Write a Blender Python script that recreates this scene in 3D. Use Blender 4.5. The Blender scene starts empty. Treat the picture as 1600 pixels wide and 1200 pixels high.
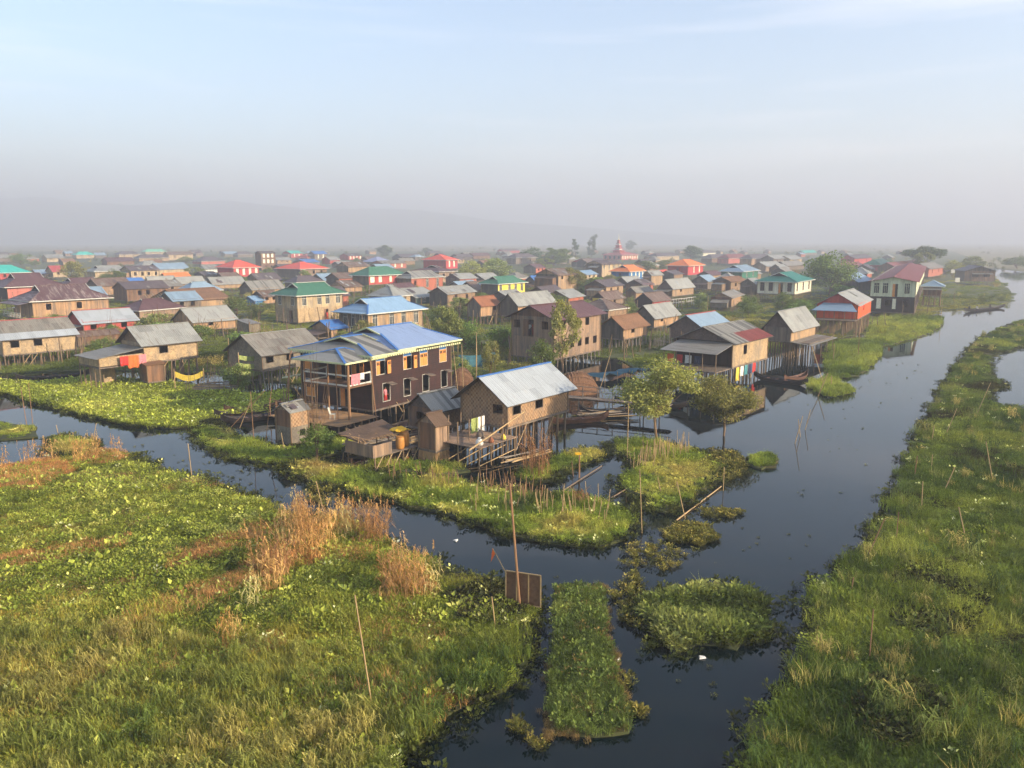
import bpy, bmesh, math, random
import numpy as np
from mathutils import Vector, Matrix
random.seed(7); RNG = np.random.default_rng(7)
R = math.radians
sc = bpy.context.scene
COL = sc.collection

# ------------------------------------------------------------------ camera, sky, sun, exposure
CAM_H, FPX, PITCH = 16.0, 1290.0, R(9.9)
cam = bpy.data.cameras.new('camera'); cam.sensor_width = 36.0; cam.lens = 36.0*FPX/1600.0
cam.clip_start = 0.5; cam.clip_end = 20000
co = bpy.data.objects.new('camera', cam); COL.objects.link(co)
co.location = (0, 0, CAM_H); co.rotation_euler = (R(90)-PITCH, 0, 0)
sc.camera = co

SUN_HEAD, SUN_EL = R(112.0), R(19.0)          # compass heading measured from the view direction, clockwise
wd = bpy.data.worlds.new('World'); sc.world = wd; wd.use_nodes = True
wn = wd.node_tree; bg = wn.nodes['Background']
sky = wn.nodes.new('ShaderNodeTexSky'); sky.sky_type = 'NISHITA'; sky.sun_disc = False
sky.sun_elevation = SUN_EL; sky.sun_rotation = SUN_HEAD
sky.air_density = 1.0; sky.dust_density = 1.5; sky.ozone_density = 2.0
# thin high cloud streaks, all round the horizon
wt_ = wn.nodes.new('ShaderNodeTexCoord'); wm_ = wn.nodes.new('ShaderNodeMapping'); wm_.inputs['Scale'].default_value = (1.3, 1.3, 16.0); wm_.inputs['Location'].default_value = (0.35, 0.1, 0.2)
wz = wn.nodes.new('ShaderNodeTexNoise'); wz.inputs['Scale'].default_value = 1.6; wz.inputs['Detail'].default_value = 5; wr = wn.nodes.new('ShaderNodeValToRGB')
wr.color_ramp.elements[0].position = 0.5; wr.color_ramp.elements[0].color = (0, 0, 0, 1); wr.color_ramp.elements[1].position = 0.78; wr.color_ramp.elements[1].color = (0.3, 0.3, 0.3, 1)
wx = wn.nodes.new('ShaderNodeMix'); wx.data_type = 'RGBA'; wx.inputs[7].default_value = (7.5, 6.7, 6.5, 1)
for p_, q_ in ((wt_.outputs['Generated'], wm_.inputs[0]), (wm_.outputs[0], wz.inputs['Vector']), (wz.outputs['Fac'], wr.inputs[0]), (wr.outputs[0], wx.inputs[0]), (sky.outputs[0], wx.inputs[6]), (wx.outputs[2], bg.inputs[0])): wn.links.new(p_, q_)
bg.inputs[1].default_value = 0.135
sl = bpy.data.lights.new('sun', 'SUN'); sl.energy = 5.0; sl.angle = R(0.6); sl.color = (1.0, 0.83, 0.62)
so = bpy.data.objects.new('sun', sl); COL.objects.link(so)
sd = Vector((math.sin(SUN_HEAD)*math.cos(SUN_EL), math.cos(SUN_HEAD)*math.cos(SUN_EL), math.sin(SUN_EL)))
so.rotation_euler = sd.to_track_quat('Z', 'Y').to_euler(); so.location = (60, -30, 40)

vs = sc.view_settings
vs.view_transform = 'Standard'; vs.look = 'None'; vs.gamma = 1.0; vs.use_curve_mapping = False
vs.exposure = 1.25
cy = sc.cycles
cy.use_denoising = True; cy.use_adaptive_sampling = True; cy.adaptive_threshold = 0.04
cy.max_bounces = 5; cy.diffuse_bounces = 2; cy.glossy_bounces = 3; cy.transmission_bounces = 3
cy.transparent_max_bounces = 8; cy.volume_bounces = 1
cy.caustics_reflective = False; cy.caustics_refractive = False
HAZE_DENS, HAZE_COL, HAZE_G = 0.00088, (0.605, 0.645, 0.735), 0.10

# ------------------------------------------------------------------ surveying helpers (camera geometry -> ground plan in metres)
CP, SP = math.cos(PITCH), math.sin(PITCH)
FWD = Vector((0, CP, -SP)); UPV = Vector((0, SP, CP)); CAMP = Vector((0, 0, CAM_H))
def ray(u, v): return FWD + Vector((1, 0, 0))*((u-800)/FPX) + UPV*(-(v-600)/FPX)
def G(u, v, z=0.0):
    d = ray(u, v); t = (z-CAM_H)/d.z; p = CAMP + d*t; return Vector((p.x, p.y, z))
def height_at(p, v):                                 # height of a sight line over ground point p
    k = -(v-600)/FPX                                 # (P-C).UPV = k (P-C).FWD
    y = p.y                                          # y*SP + z*CP = k (y*CP - z*SP)
    return (k*y*CP - y*SP)/(CP + k*SP) + CAM_H
def along(p, d, u):                                  # distance along d from p until seen at column u
    a = (u-800)/FPX; r = p-CAMP
    return (a*r.dot(FWD) - r.x)/(d.x - a*d.dot(FWD))

# ------------------------------------------------------------------ mesh builder
class MB:
    def __init__(s): s.v = []; s.f = []
    def poly(s, pts):
        n = len(s.v); s.v += [tuple(p) for p in pts]; s.f.append(tuple(range(n, n+len(pts))))
    def box(s, x0, x1, y0, y1, z0, z1):
        n = len(s.v)
        s.v += [(x0,y0,z0),(x1,y0,z0),(x1,y1,z0),(x0,y1,z0),(x0,y0,z1),(x1,y0,z1),(x1,y1,z1),(x0,y1,z1)]
        s.f += [(n+3,n+2,n+1,n),(n+4,n+5,n+6,n+7),(n,n+1,n+5,n+4),(n+1,n+2,n+6,n+5),(n+2,n+3,n+7,n+6),(n+3,n,n+4,n+7)]
    def tube(s, p0, p1, r0, r1=None, n=6):
        r1 = r0 if r1 is None else r1
        p0, p1 = Vector(p0), Vector(p1); d = (p1-p0)
        if d.length < 1e-6: return
        q = d.to_track_quat('Z', 'Y'); a = len(s.v)
        for p, r in ((p0, r0), (p1, r1)):
            for i in range(n):
                t = 2*math.pi*i/n; s.v.append(tuple(p + q @ Vector((r*math.cos(t), r*math.sin(t), 0))))
        for i in range(n):
            j = (i+1) % n; s.f.append((a+i, a+j, a+n+j, a+n+i))
        s.f.append(tuple(a+n-1-i for i in range(n))); s.f.append(tuple(a+n+i for i in range(n)))
    def bar(s, p0, p1, w, h):
        p0, p1 = Vector(p0), Vector(p1); d = (p1-p0); q = d.to_track_quat('Z', 'Y'); a = len(s.v)
        for p in (p0, p1):
            for x, y in ((-w,-h),(w,-h),(w,h),(-w,h)): s.v.append(tuple(p + q @ Vector((x/2, y/2, 0))))
        s.f += [(a+3,a+2,a+1,a),(a+4,a+5,a+6,a+7)] + [(a+i,a+(i+1)%4,a+4+(i+1)%4,a+4+i) for i in range(4)]
    def rings(s, rings, close=True, caps=True):
        a = len(s.v); n = len(rings[0])
        for r in rings: s.v += [tuple(p) for p in r]
        for k in range(len(rings)-1):
            for i in range(n if close else n-1):
                j = (i+1) % n; s.f.append((a+k*n+i, a+k*n+j, a+(k+1)*n+j, a+(k+1)*n+i))
        if caps:
            s.f.append(tuple(a+n-1-i for i in range(n))); m = a+(len(rings)-1)*n; s.f.append(tuple(m+i for i in range(n)))
    def mesh(s, name):
        m = bpy.data.meshes.new(name); m.from_pydata(s.v, [], s.f); m.update(); return m
    def build(s, name, mat, parent=None, smooth=False):
        return obj(name, s.mesh(name), mat, parent, smooth)
def obj(name, me, mat=None, parent=None, smooth=False):
    o = bpy.data.objects.new(name, me); COL.objects.link(o)
    if mat is not None and not me.materials: me.materials.append(mat)
    if smooth: me.polygons.foreach_set('use_smooth', [True]*len(me.polygons))
    if parent is not None: o.parent = parent
    return o
def tag(o, label, cat, group=None):
    o['label'] = label; o['category'] = cat
    if group: o['group'] = group
    return o
def thing(name, label, cat, loc=(0,0,0), rz=0.0, group=None):
    o = bpy.data.objects.new(name, None); COL.objects.link(o); o.empty_display_size = 0.3
    o.location = loc; o.rotation_euler = (0, 0, rz)
    return tag(o, label, cat, group)
def kind(o, k, label=None, cat=None):
    o['kind'] = k
    if label: o['label'] = label
    if cat: o['category'] = cat
    return o

# ------------------------------------------------------------------ materials
def lin(c):
    c = c.lstrip('#'); r = [int(c[i:i+2], 16)/255 for i in (0, 2, 4)]
    return tuple((x/12.92 if x <= 0.04045 else ((x+0.055)/1.055)**2.4) for x in r)
class NT:
    def __init__(s, name):
        s.m = bpy.data.materials.new(name); s.m.use_nodes = True; s.t = s.m.node_tree; s.n = s.t.nodes
        s.b = s.n['Principled BSDF']; s.b.inputs['Roughness'].default_value = 0.8
        s.b.inputs['Specular IOR Level'].default_value = 0.3
    def new(s, t, **k):
        n = s.n.new(t)
        for a, b in k.items(): setattr(n, a, b)
        return n
    def l(s, a, b): s.t.links.new(a, b)
    def coord(s, sx=1, sy=1, sz=1, rnd=True):
        tc = s.new('ShaderNodeTexCoord'); mp = s.new('ShaderNodeMapping'); s.l(tc.outputs['Object'], mp.inputs[0])
        mp.inputs['Scale'].default_value = (sx, sy, sz)
        if rnd:
            oi = s.new('ShaderNodeObjectInfo'); mu = s.new('ShaderNodeMath', operation='MULTIPLY'); s.l(oi.outputs['Random'], mu.inputs[0]); mu.inputs[1].default_value = 57
            s.l(mu.outputs[0], mp.inputs['Location'])
        return mp.outputs[0]
    def noise(s, vec, scale, detail=3, rough=0.6):
        n = s.new('ShaderNodeTexNoise'); n.inputs['Scale'].default_value = scale; n.inputs['Detail'].default_value = detail
        n.inputs['Roughness'].default_value = rough; s.l(vec, n.inputs['Vector']); return n.outputs['Fac']
    def ramp(s, fac, stops):
        r = s.new('ShaderNodeValToRGB'); e = r.color_ramp.elements
        while len(e) < len(stops): e.new(0.5)
        for i, (p, c) in enumerate(stops): e[i].position = p; e[i].color = (*c[:3], 1) if not isinstance(c, float) else (c, c, c, 1)
        s.l(fac, r.inputs[0]); return r.outputs[0]
    def mix(s, fac, a, b, mode='MIX'):
        n = s.new('ShaderNodeMix', data_type='RGBA', blend_type=mode)
        for sock, val in ((n.inputs[0], fac), (n.inputs[6], a), (n.inputs[7], b)):
            if isinstance(val, (int, float)): sock.default_value = val
            elif isinstance(val, tuple): sock.default_value = (*val[:3], 1)
            else: s.l(val, sock)
        return n.outputs[2]
    def math(s, op, a, b=0.0):
        n = s.new('ShaderNodeMath', operation=op)
        for i, v in enumerate((a, b)):
            if isinstance(v, (int, float)): n.inputs[i].default_value = v
            else: s.l(v, n.inputs[i])
        return n.outputs[0]
    def sep(s, vec):
        n = s.new('ShaderNodeSeparateXYZ'); s.l(vec, n.inputs[0]); return n.outputs
    def white(s, x, y=None):
        n = s.new('ShaderNodeTexWhiteNoise', noise_dimensions='2D'); c = s.new('ShaderNodeCombineXYZ'); s.l(x, c.inputs[0])
        if y is not None: s.l(y, c.inputs[1])
        s.l(c.outputs[0], n.inputs['Vector']); return n.outputs['Value']
    def bump(s, h, strength=0.3, dist=0.05):
        n = s.new('ShaderNodeBump'); n.inputs['Strength'].default_value = strength; n.inputs['Distance'].default_value = dist
        s.l(h, n.inputs['Height']); s.l(n.outputs[0], s.b.inputs['Normal'])
    def col(s, c): s.l(c, s.b.inputs['Base Color'])
def sh(c, k): return tuple(min(0.9, x*k) for x in c)
M = {}
def mk_wood(key, c, vert=True, var=0.45, board=0.22, rough=0.85):
    t = NT(key); vec = t.coord(1, 1, 1); tc = t.new('ShaderNodeTexCoord'); x, y, z = t.sep(tc.outputs['Object'])
    a = t.math('ADD', x, y) if vert else z
    bd = t.math('FLOOR', t.math('DIVIDE', a, board)); w = t.white(bd)
    st = t.noise(t.coord(*((7, 7, 0.6) if vert else (0.6, 0.6, 7))), 1.5, 4)
    big = t.noise(vec, 0.6, 3)
    f = t.math('ADD', t.math('MULTIPLY', w, 0.45), t.math('ADD', t.math('MULTIPLY', st, 0.45), t.math('MULTIPLY', big, 0.35)))
    cl = t.ramp(f, [(0.25, sh(c, 1-var)), (0.6, c), (0.95, sh(c, 1+var*0.7))])
    stn = t.noise(t.coord(1.6, 1.6, 0.35), 0.9, 6, 0.7); g = sum(c)/3
    cl = t.mix(t.ramp(stn, [(0.44, 0.0), (0.66, 0.75)]), cl, (g*0.55, g*0.5, g*0.46))
    t.col(cl)
    fr = t.math('FRACT', t.math('DIVIDE', a, board))
    t.bump(t.math('MULTIPLY', t.math('GREATER_THAN', fr, 0.1), 1.0), 0.5, 0.02)
    t.b.inputs['Roughness'].default_value = rough; M[key] = t.m
def mk_paint(key, c, var=0.2):
    t = NT(key); vec = t.coord(); n = t.noise(t.coord(2, 2, 0.5), 1.2, 5)
    tc = t.new('ShaderNodeTexCoord'); x, y, z = t.sep(tc.outputs['Object'])
    w = t.white(t.math('FLOOR', t.math('DIVIDE', t.math('ADD', x, y), 0.3)))
    f = t.math('ADD', t.math('MULTIPLY', n, 0.7), t.math('MULTIPLY', w, 0.3))
    t.col(t.ramp(f, [(0.3, sh(c, 1-var*1.5)), (0.52, c), (0.8, sh(c, 1+var*0.5))]))
    t.b.inputs['Roughness'].default_value = 0.6; M[key] = t.m
def mk_mat(key, c, pale=None, cell=0.16, amt=0.6):
    # woven bamboo: alternating over/under strips
    pale = pale or sh(c, 1.5); t = NT(key); tc = t.new('ShaderNodeTexCoord'); x, y, z = t.sep(tc.outputs['Object'])
    h = t.math('ADD', x, y); vec = t.coord()
    cx = t.math('FLOOR', t.math('DIVIDE', h, cell)); cz = t.math('FLOOR', t.math('DIVIDE', z, cell))
    chk = t.math('MODULO', t.math('ABSOLUTE', t.math('ADD', cx, cz)), 2.0)
    rnd = t.white(cx, cz); big = t.noise(vec, 0.8, 4)
    base = t.ramp(t.math('ADD', t.math('MULTIPLY', rnd, 0.5), t.math('MULTIPLY', big, 0.5)), [(0.2, sh(c, 0.6)), (0.5, c), (0.85, sh(c, 1.3))])
    stn = t.noise(t.coord(1.2, 1.2, 0.4), 0.9, 6, 0.7)
    cl = t.mix(t.math('MULTIPLY', chk, amt), base, pale); g = sum(c)/3
    t.col(t.mix(t.ramp(stn, [(0.45, 0.0), (0.68, 0.7)]), cl, (g*0.6, g*0.54, g*0.47))); t.bump(chk, 0.4, 0.02); M[key] = t.m
def mk_roof(key, c, var=0.3, rust=0.0, rustc=(0.14, 0.07, 0.045), sheet=0.85, rough=0.55, stripe=0.0, spec=0.4):
    t = NT(key); tc = t.new('ShaderNodeTexCoord'); x, y, z = t.sep(tc.outputs['Object']); vec = t.coord()
    oi = t.new('ShaderNodeObjectInfo')
    w = t.white(t.math('ADD', t.math('FLOOR', t.math('DIVIDE', x, sheet)), t.math('MULTIPLY', oi.outputs['Random'], 91)), t.math('FLOOR', t.math('DIVIDE', z, sheet*1.15)))
    n = t.noise(t.coord(3, 0.7, 0.7), 1.0, 5); f = t.math('ADD', t.math('MULTIPLY', w, 0.28), t.math('ADD', t.math('MULTIPLY', n, 0.4), t.math('MULTIPLY', oi.outputs['Random'], 0.36)))
    colr = t.ramp(f, [(0.2, sh(c, 1-var)), (0.5, c), (0.85, sh(c, 1+var*0.6))])
    if rust > 0:
        rn = t.noise(t.coord(4, 0.5, 0.5), 0.7, 6, 0.7); colr = t.mix(t.ramp(rn, [(0.62-rust*0.35, 0.0), (0.78-rust*0.25, 1.0)]), colr, rustc)
    if stripe > 0:
        ww = t.white(t.math('FLOOR', t.math('DIVIDE', x, 0.45)), t.math('MULTIPLY', oi.outputs['Random'], 31))
        colr = t.mix(t.math('MULTIPLY', t.math('GREATER_THAN', ww, 0.72), stripe), colr, sh(c, 0.3))
    t.col(colr)
    wv = t.math('SINE', t.math('MULTIPLY', x, 2*math.pi/0.16)); t.bump(wv, 0.35, 0.02)
    t.b.inputs['Roughness'].default_value = rough; t.b.inputs['Specular IOR Level'].default_value = spec; M[key] = t.m
def mk_thatch(key, c):
    t = NT(key); n = t.noise(t.coord(12, 2.0, 2.0), 1.2, 5, 0.7); b = t.noise(t.coord(), 0.7, 3)
    t.col(t.ramp(t.math('ADD', t.math('MULTIPLY', n, 0.65), t.math('MULTIPLY', b, 0.35)), [(0.3, sh(c, 0.5)), (0.5, c), (0.75, sh(c, 1.5))]))
    t.bump(n, 0.8, 0.06); t.b.inputs['Roughness'].default_value = 0.95; M[key] = t.m
def mk_flat(key, c, rough=0.7, var=0.25, sc_=3.0):
    t = NT(key); n = t.noise(t.coord(), sc_, 3); t.col(t.ramp(n, [(0.3, sh(c, 1-var)), (0.7, sh(c, 1+var*0.6))]))
    t.b.inputs['Roughness'].default_value = rough; M[key] = t.m

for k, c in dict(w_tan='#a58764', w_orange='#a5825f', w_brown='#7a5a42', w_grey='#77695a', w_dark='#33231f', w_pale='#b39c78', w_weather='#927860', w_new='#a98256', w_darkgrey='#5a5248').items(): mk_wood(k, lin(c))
mk_wood('w_choc', lin('#3a211d'), vert=False, var=0.3, board=0.2, rough=0.6)
for k, c in dict(p_red='#a8433a', p_crimson='#b03c40', p_orange='#d8542a', p_yellow='#e6cf52', p_cream='#d8d2b8', p_mint='#c4c8aa', p_blue='#2f6fa8', p_green='#2f6b57', p_pink='#b8685a', p_salmon='#a8604a', p_white='#d9d6cc', p_teal='#4d6660').items(): mk_paint(k, lin(c))
mk_mat('m_weave', lin('#93704f'), lin('#bfa684'), 0.17, 0.4); mk_mat('m_tan', lin('#a88f6c'), cell=0.14, amt=0.25)
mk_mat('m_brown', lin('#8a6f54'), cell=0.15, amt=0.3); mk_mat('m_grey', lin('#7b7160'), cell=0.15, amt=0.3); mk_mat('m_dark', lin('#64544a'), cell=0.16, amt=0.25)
zc = lin('#8b8c86')
mk_roof('r_zinc', zc, 0.35, 0.22, sh(lin('#6b5a4c'), 1)); mk_roof('r_old', lin('#7c786e'), 0.35, 0.35, lin('#59493f')); mk_roof('r_new', lin('#9aa0a3'), 0.3, 0.05, lin('#8a7a68'))
mk_roof('r_rust', lin('#77695c'), 0.35, 0.7, lin('#5a4033')); mk_roof('r_stripe', lin('#86847c'), 0.25, 0.1, lin('#5b4d43'), stripe=0.75)
for k, c, v in (('r_blue', '#8093b2', 0.15), ('r_deep', '#3f70ae', 0.15), ('r_sky', '#7f9db6', 0.18), ('r_green', '#3f7058', 0.15), ('r_teal', '#1f6b5e', 0.2), ('r_turq', '#35b0a2', 0.12),
                ('r_maroon', '#5a3c3c', 0.25), ('r_coral', '#e0573f', 0.1), ('r_orange', '#e07a3a', 0.15), ('r_dark', '#54494a', 0.25), ('r_crim', '#a84848', 0.15), ('r_slate', '#7f95a6', 0.2), ('r_mint', '#6fb899', 0.1), ('r_blueviolet', '#8b93b4', 0.1), ('r_redrust', '#7a3d36', 0.2)):
    mk_roof(k, lin(c), v, 0.2, sh(lin(c), .55) if k not in ('r_maroon', 'r_dark') else lin('#7a6a62'))
mk_roof('r_maroonstreak', lin('#5b4040'), 0.3, 0.35, lin('#a89c92'))
mk_thatch('t_brown', lin('#7a5a42')); mk_thatch('t_dark', lin('#5c4a3c')); mk_thatch('t_straw', lin('#a08058')); mk_thatch('t_red', lin('#8a5a40'))
mk_flat('bamboo', lin('#b09468'), 0.6, 0.3, 2.0); mk_flat('stilt', lin('#7d6850'), 0.85, 0.4, 1.5); mk_flat('stilt_grey', lin('#8a8175'), 0.85, 0.4, 1.5)
mk_flat('post_new', lin('#8f6c4c'), 0.7, 0.25, 2.0)
mk_flat('white', lin('#cbc8bb'), 0.6, 0.15); mk_flat('frame_grey', lin('#b3afa2'), 0.6, 0.2); mk_flat('limetrim', lin('#c9cc9a'), 0.6, 0.12); mk_flat('shutter', lin('#d08a48'), 0.6, 0.15); mk_flat('bluepane', lin('#3f6fa8'), 0.2, 0.1)
mk_flat('dark', lin('#241f1d'), 0.7, 0.3); mk_flat('glass', lin('#2a3036'), 0.15, 0.1); mk_flat('litpane', lin('#e6dfc6'), 0.4, 0.1)
mk_flat('boat', lin('#2b2523'), 0.6, 0.4); mk_flat('boat_brown', lin('#6a4a38'), 0.7, 0.3); mk_flat('skin', lin('#8a5c40'), 0.6, 0.1)
for k, c in dict(cl_red='#c23a34', cl_orange='#dd6a33', cl_pink='#cf7f84', cl_yellow='#d9bb4a', cl_white='#dcd9d0', cl_teal='#4d8a8f', cl_navy='#2b3550', cl_green='#8f9a58').items(): mk_flat(k, lin(c), 0.85, 0.2, 6)
mk_flat('barrel_orange', lin('#b9803f'), 0.5, 0.15); mk_flat('tarp_yellow', lin('#e8b420'), 0.5, 0.12); mk_flat('net_blue', lin('#32616f'), 0.8, 0.35, 4); mk_flat('net_brown', lin('#75563d'), 0.9, 0.3, 6)
mk_flat('bark', lin('#7b6349'), 0.9, 0.35, 3); mk_flat('bark_dark', lin('#54483a'), 0.9, 0.35, 3)
# ------------------------------------------------------------------ setting: water, marsh, plain, hills
def grid_noise(seed, n=256):
    g = np.random.default_rng(seed).random((n, n))
    def f(x, y, s):
        x = np.asarray(x)/s; y = np.asarray(y)/s
        xi = np.floor(x).astype(int); yi = np.floor(y).astype(int); fx = x-xi; fy = y-yi
        fx = fx*fx*(3-2*fx); fy = fy*fy*(3-2*fy)
        a = g[xi % n, yi % n]; b = g[(xi+1) % n, yi % n]; c = g[xi % n, (yi+1) % n]; d = g[(xi+1) % n, (yi+1) % n]
        return (a*(1-fx)+b*fx)*(1-fy) + (c*(1-fx)+d*fx)*fy
    return lambda x, y, s: 0.6*f(x, y, s) + 0.28*f(x+31, y+17, s*0.47) + 0.12*f(x+7, y+53, s*0.21)
N1, N2, N3 = grid_noise(1), grid_noise(2), grid_noise(3)
def inside(poly, x, y):
    x = np.asarray(x); y = np.asarray(y); r = np.zeros(x.shape, bool); n = len(poly)
    for i in range(n):
        x0, y0 = poly[i]; x1, y1 = poly[(i+1) % n]
        if y0 == y1: continue
        c = ((y0 > y) != (y1 > y)) & (x < (x1-x0)*(y-y0)/(y1-y0)+x0); r ^= c
    return r
def plan(px): return [(p.x, p.y) for p in (G(u, v) for u, v in px)]
def ell(u, v, ru, rv, n=18, k=0.22, seed=0):
    rr = random.Random(seed); return [(u+ru*(1+rr.uniform(-k, k))*math.cos(2*math.pi*i/n), v+rv*(1+rr.uniform(-k, k))*math.sin(2*math.pi*i/n)) for i in range(n)]
def rough_outline(poly, step=1.2, amp=0.5, seed=0):
    rr = random.Random(seed); out = []
    for i in range(len(poly)):
        a = Vector(poly[i]); b = Vector(poly[(i+1) % len(poly)]); n = max(1, min(60, int((b-a).length/step)))
        d = (b-a).normalized() if (b-a).length > 0 else Vector((1, 0)); nn = Vector((-d.y, d.x)); loc = min(1, (b-a).length)
        for k in range(n):
            p = a+(b-a)*k/n + nn*rr.uniform(-amp, amp)*loc; out.append((p.x, p.y))
    return out

t = NT('water'); b = t.b; b.inputs['Base Color'].default_value = (0.002, 0.007, 0.0075, 1); b.inputs['Roughness'].default_value = 0.02; b.inputs['IOR'].default_value = 1.33; b.inputs['Specular IOR Level'].default_value = 0.36
tc = t.new('ShaderNodeTexCoord'); n1 = t.noise(tc.outputs['Object'], 0.5, 4, 0.6); t.bump(n1, 0.08, 0.06); sc1 = t.noise(tc.outputs['Object'], 0.06, 6, 0.65); t.l(t.ramp(sc1, [(0.45, 0.015), (0.75, 0.09)]), b.inputs['Roughness']); M['water'] = t.m
def ground_mat(key, stops, scale, bump=0.4):
    t = NT(key); tc = t.new('ShaderNodeTexCoord'); n = t.noise(tc.outputs['Object'], scale, 8, 0.65); t.col(t.ramp(n, stops)); t.bump(t.noise(tc.outputs['Object'], scale*12, 4), bump, 0.15); t.b.inputs['Roughness'].default_value = 0.95; M[key] = t.m
ground_mat('g_marsh', [(0.3, lin('#2c3020')), (0.5, lin('#454a28')), (0.7, lin('#54482c'))], 0.25)
ground_mat('g_village', [(0.25, lin('#333a22')), (0.45, lin('#4c542c')), (0.62, lin('#5d5c36')), (0.8, lin('#6b5c44'))], 0.06)
ground_mat('g_plain', [(0.3, lin('#5b5f3c')), (0.5, lin('#7d7450')), (0.7, lin('#8f7a5c'))], 0.012)
ground_mat('g_hill', [(0.3, lin('#3a4636')), (0.7, lin('#55583f'))], 0.006)

def sheet(name, poly, z, mat, skirt=None):
    bm = bmesh.new(); vs_ = [bm.verts.new((x, y, z)) for x, y in poly]
    es = [bm.edges.new((vs_[i], vs_[(i+1) % len(vs_)])) for i in range(len(vs_))]
    bmesh.ops.triangle_fill(bm, use_beauty=True, edges=es, use_dissolve=False)
    bmesh.ops.recalc_face_normals(bm, faces=bm.faces)
    if bm.faces and sum(f.normal.z*f.calc_area() for f in bm.faces) < 0: bmesh.ops.reverse_faces(bm, faces=bm.faces)
    if skirt is not None:
        lo = [bm.verts.new((x, y, skirt)) for x, y in poly]
        for i in range(len(lo)):
            j = (i+1) % len(lo); bm.faces.new((vs_[i], vs_[j], lo[j], lo[i]))
    me = bpy.data.meshes.new(name); bm.to_mesh(me); bm.free()
    return kind(obj(name, me, M[mat]), 'structure')

BX0, BX1, BY0, BY1, BZ1 = -4200.0, 4200.0, -400.0, 5200.0, 232.0
sheet('water', [(BX0+5, BY0+5), (BX1-5, BY0+5), (BX1-5, BY1-5), (BX0+5, BY1-5)], 0.0, 'water')

LAND = {}
def land(name, px, z=0.12, mat='g_marsh', amp=0.45, step=1.2, key=None):
    k = key or name; LAND[k] = rough_outline(plan(px), step, amp, len(LAND)); return sheet(name, LAND[k], z, mat, -0.4)
MEADOW = [(-120,765),(0,738),(60,724),(110,712),(150,708),(205,712),(260,735),(330,757),(420,790),(450,805),(520,815),(590,840),(650,875),(720,895),(790,915),(830,935),(838,965),(838,1000),(825,1040),(780,1075),(730,1110),(690,1130),(660,1150),(640,1185),(625,1230),(620,1300),(0,1400),(-700,1300),(-500,900)]
land('floating_meadow', MEADOW)
BANK = [(1700,488),(1600,500),(1560,512),(1530,530),(1500,560),(1480,590),(1455,640),(1430,690),(1405,745),(1390,790),(1365,830),(1330,870),(1285,915),(1265,960),(1255,1000),(1235,1050),(1220,1090),(1180,1130),(1150,1170),(1135,1210),(1110,1290),(1500,1400),(2300,1300),(2100,900),(1900,700),(1700,645),(1600,641),(1560,635),(1545,615),(1572,604),(1545,580),(1545,560),(1600,541),(1700,525)]
land('reed_bank', BANK)
land('garden_strip', [(452,727),(500,722),(560,733),(620,748),(700,752),(760,758),(800,768),(870,779),(930,785),(985,800),(1001,820),(990,846),(940,857),(880,855),(820,845),(760,825),(700,810),(640,797),(560,775),(500,755),(460,742)])
land('grass_spit', [(300,672),(330,664),(370,678),(430,698),(470,704),(515,690),(560,680),(560,700),(500,717),(440,728),(400,730),(350,712),(310,690)])
land('garden_bed', [(866,920),(900,917),(942,919),(947,960),(955,1020),(966,1075),(981,1120),(984,1149),(930,1152),(858,1151),(859,1115),(862,1050),(864,990)], amp=0.1, step=0.5)
land('hyacinth_island', ell(1103, 966, 100, 50, 26, 0.2, 3), 0.05)
land('marsh_islet', [(950,698),(985,690),(1030,692),(1080,703),(1110,715),(1130,730),(1120,750),(1095,770),(1065,795),(1040,802),(1010,795),(1005,780),(975,762),(970,748),(985,735),(980,715)])
land('round_islet', ell(1190, 721, 29, 13, 16, 0.12, 5))
land('reed_islet', [(800,748),(830,735),(850,720),(880,711),(930,703),(950,712),(930,722),(890,735),(860,752),(815,757)])
land('shore_islet', [(-80,690),(0,690),(50,685),(62,673),(40,666),(0,662),(-80,650)])
land('grass_islet', [(75,690),(95,681),(130,685),(150,700),(158,716),(110,715),(85,708)])
land('hut_islet', [(560,735),(575,722),(620,722),(680,722),(728,728),(735,738),(700,742),(640,742)])
land('hyacinth_meadow', [(-150,605),(0,598),(60,600),(140,592),(250,598),(340,610),(400,620),(446,612),(462,640),(450,652),(400,650),(330,655),(300,670),(210,668),(150,655),(90,640),(40,628),(0,615),(-150,614)])
land('village_marsh', [(-900,560),(-150,585),(0,585),(140,580),(330,585),(400,598),(470,600),(720,585),(790,590),(860,570),(900,560),(960,560),(1000,580),(1040,575),(1080,560),(1190,560),(1250,540),(1290,530),(1330,525),(1365,515),(1440,500),(1470,485),(1500,483),(1560,480),(1582,470),(1578,457),(1560,440),(1545,428),(1530,415),(1515,403),(1490,393),(-900,393)], 0.1, 'g_village', amp=1.0, step=4)
land('shore_meadow', [(1294,545),(1320,532),(1372,530),(1372,553),(1360,572),(1345,585),(1325,592),(1296,590),(1290,570)])
land('shore_meadow', [(1270,598),(1300,592),(1326,606),(1322,617),(1295,621),(1272,613)], key='shore_meadow2')
land('shore_point', [(1357,500),(1400,494),(1470,497),(1470,510),(1450,522),(1420,532),(1390,540),(1365,545),(1357,530)])
pl = [(BX0+8, 560), (BX0+8, BY1-8), (BX1-8, BY1-8), (BX1-8, 330), (420, 330), (300, 300), (262, 330), (262, 420), (300, 620), (330, 900), (300, 900), (262, 620), (220, 560)]
sheet('plain', pl, 0.09, 'g_plain', -0.3)
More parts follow.
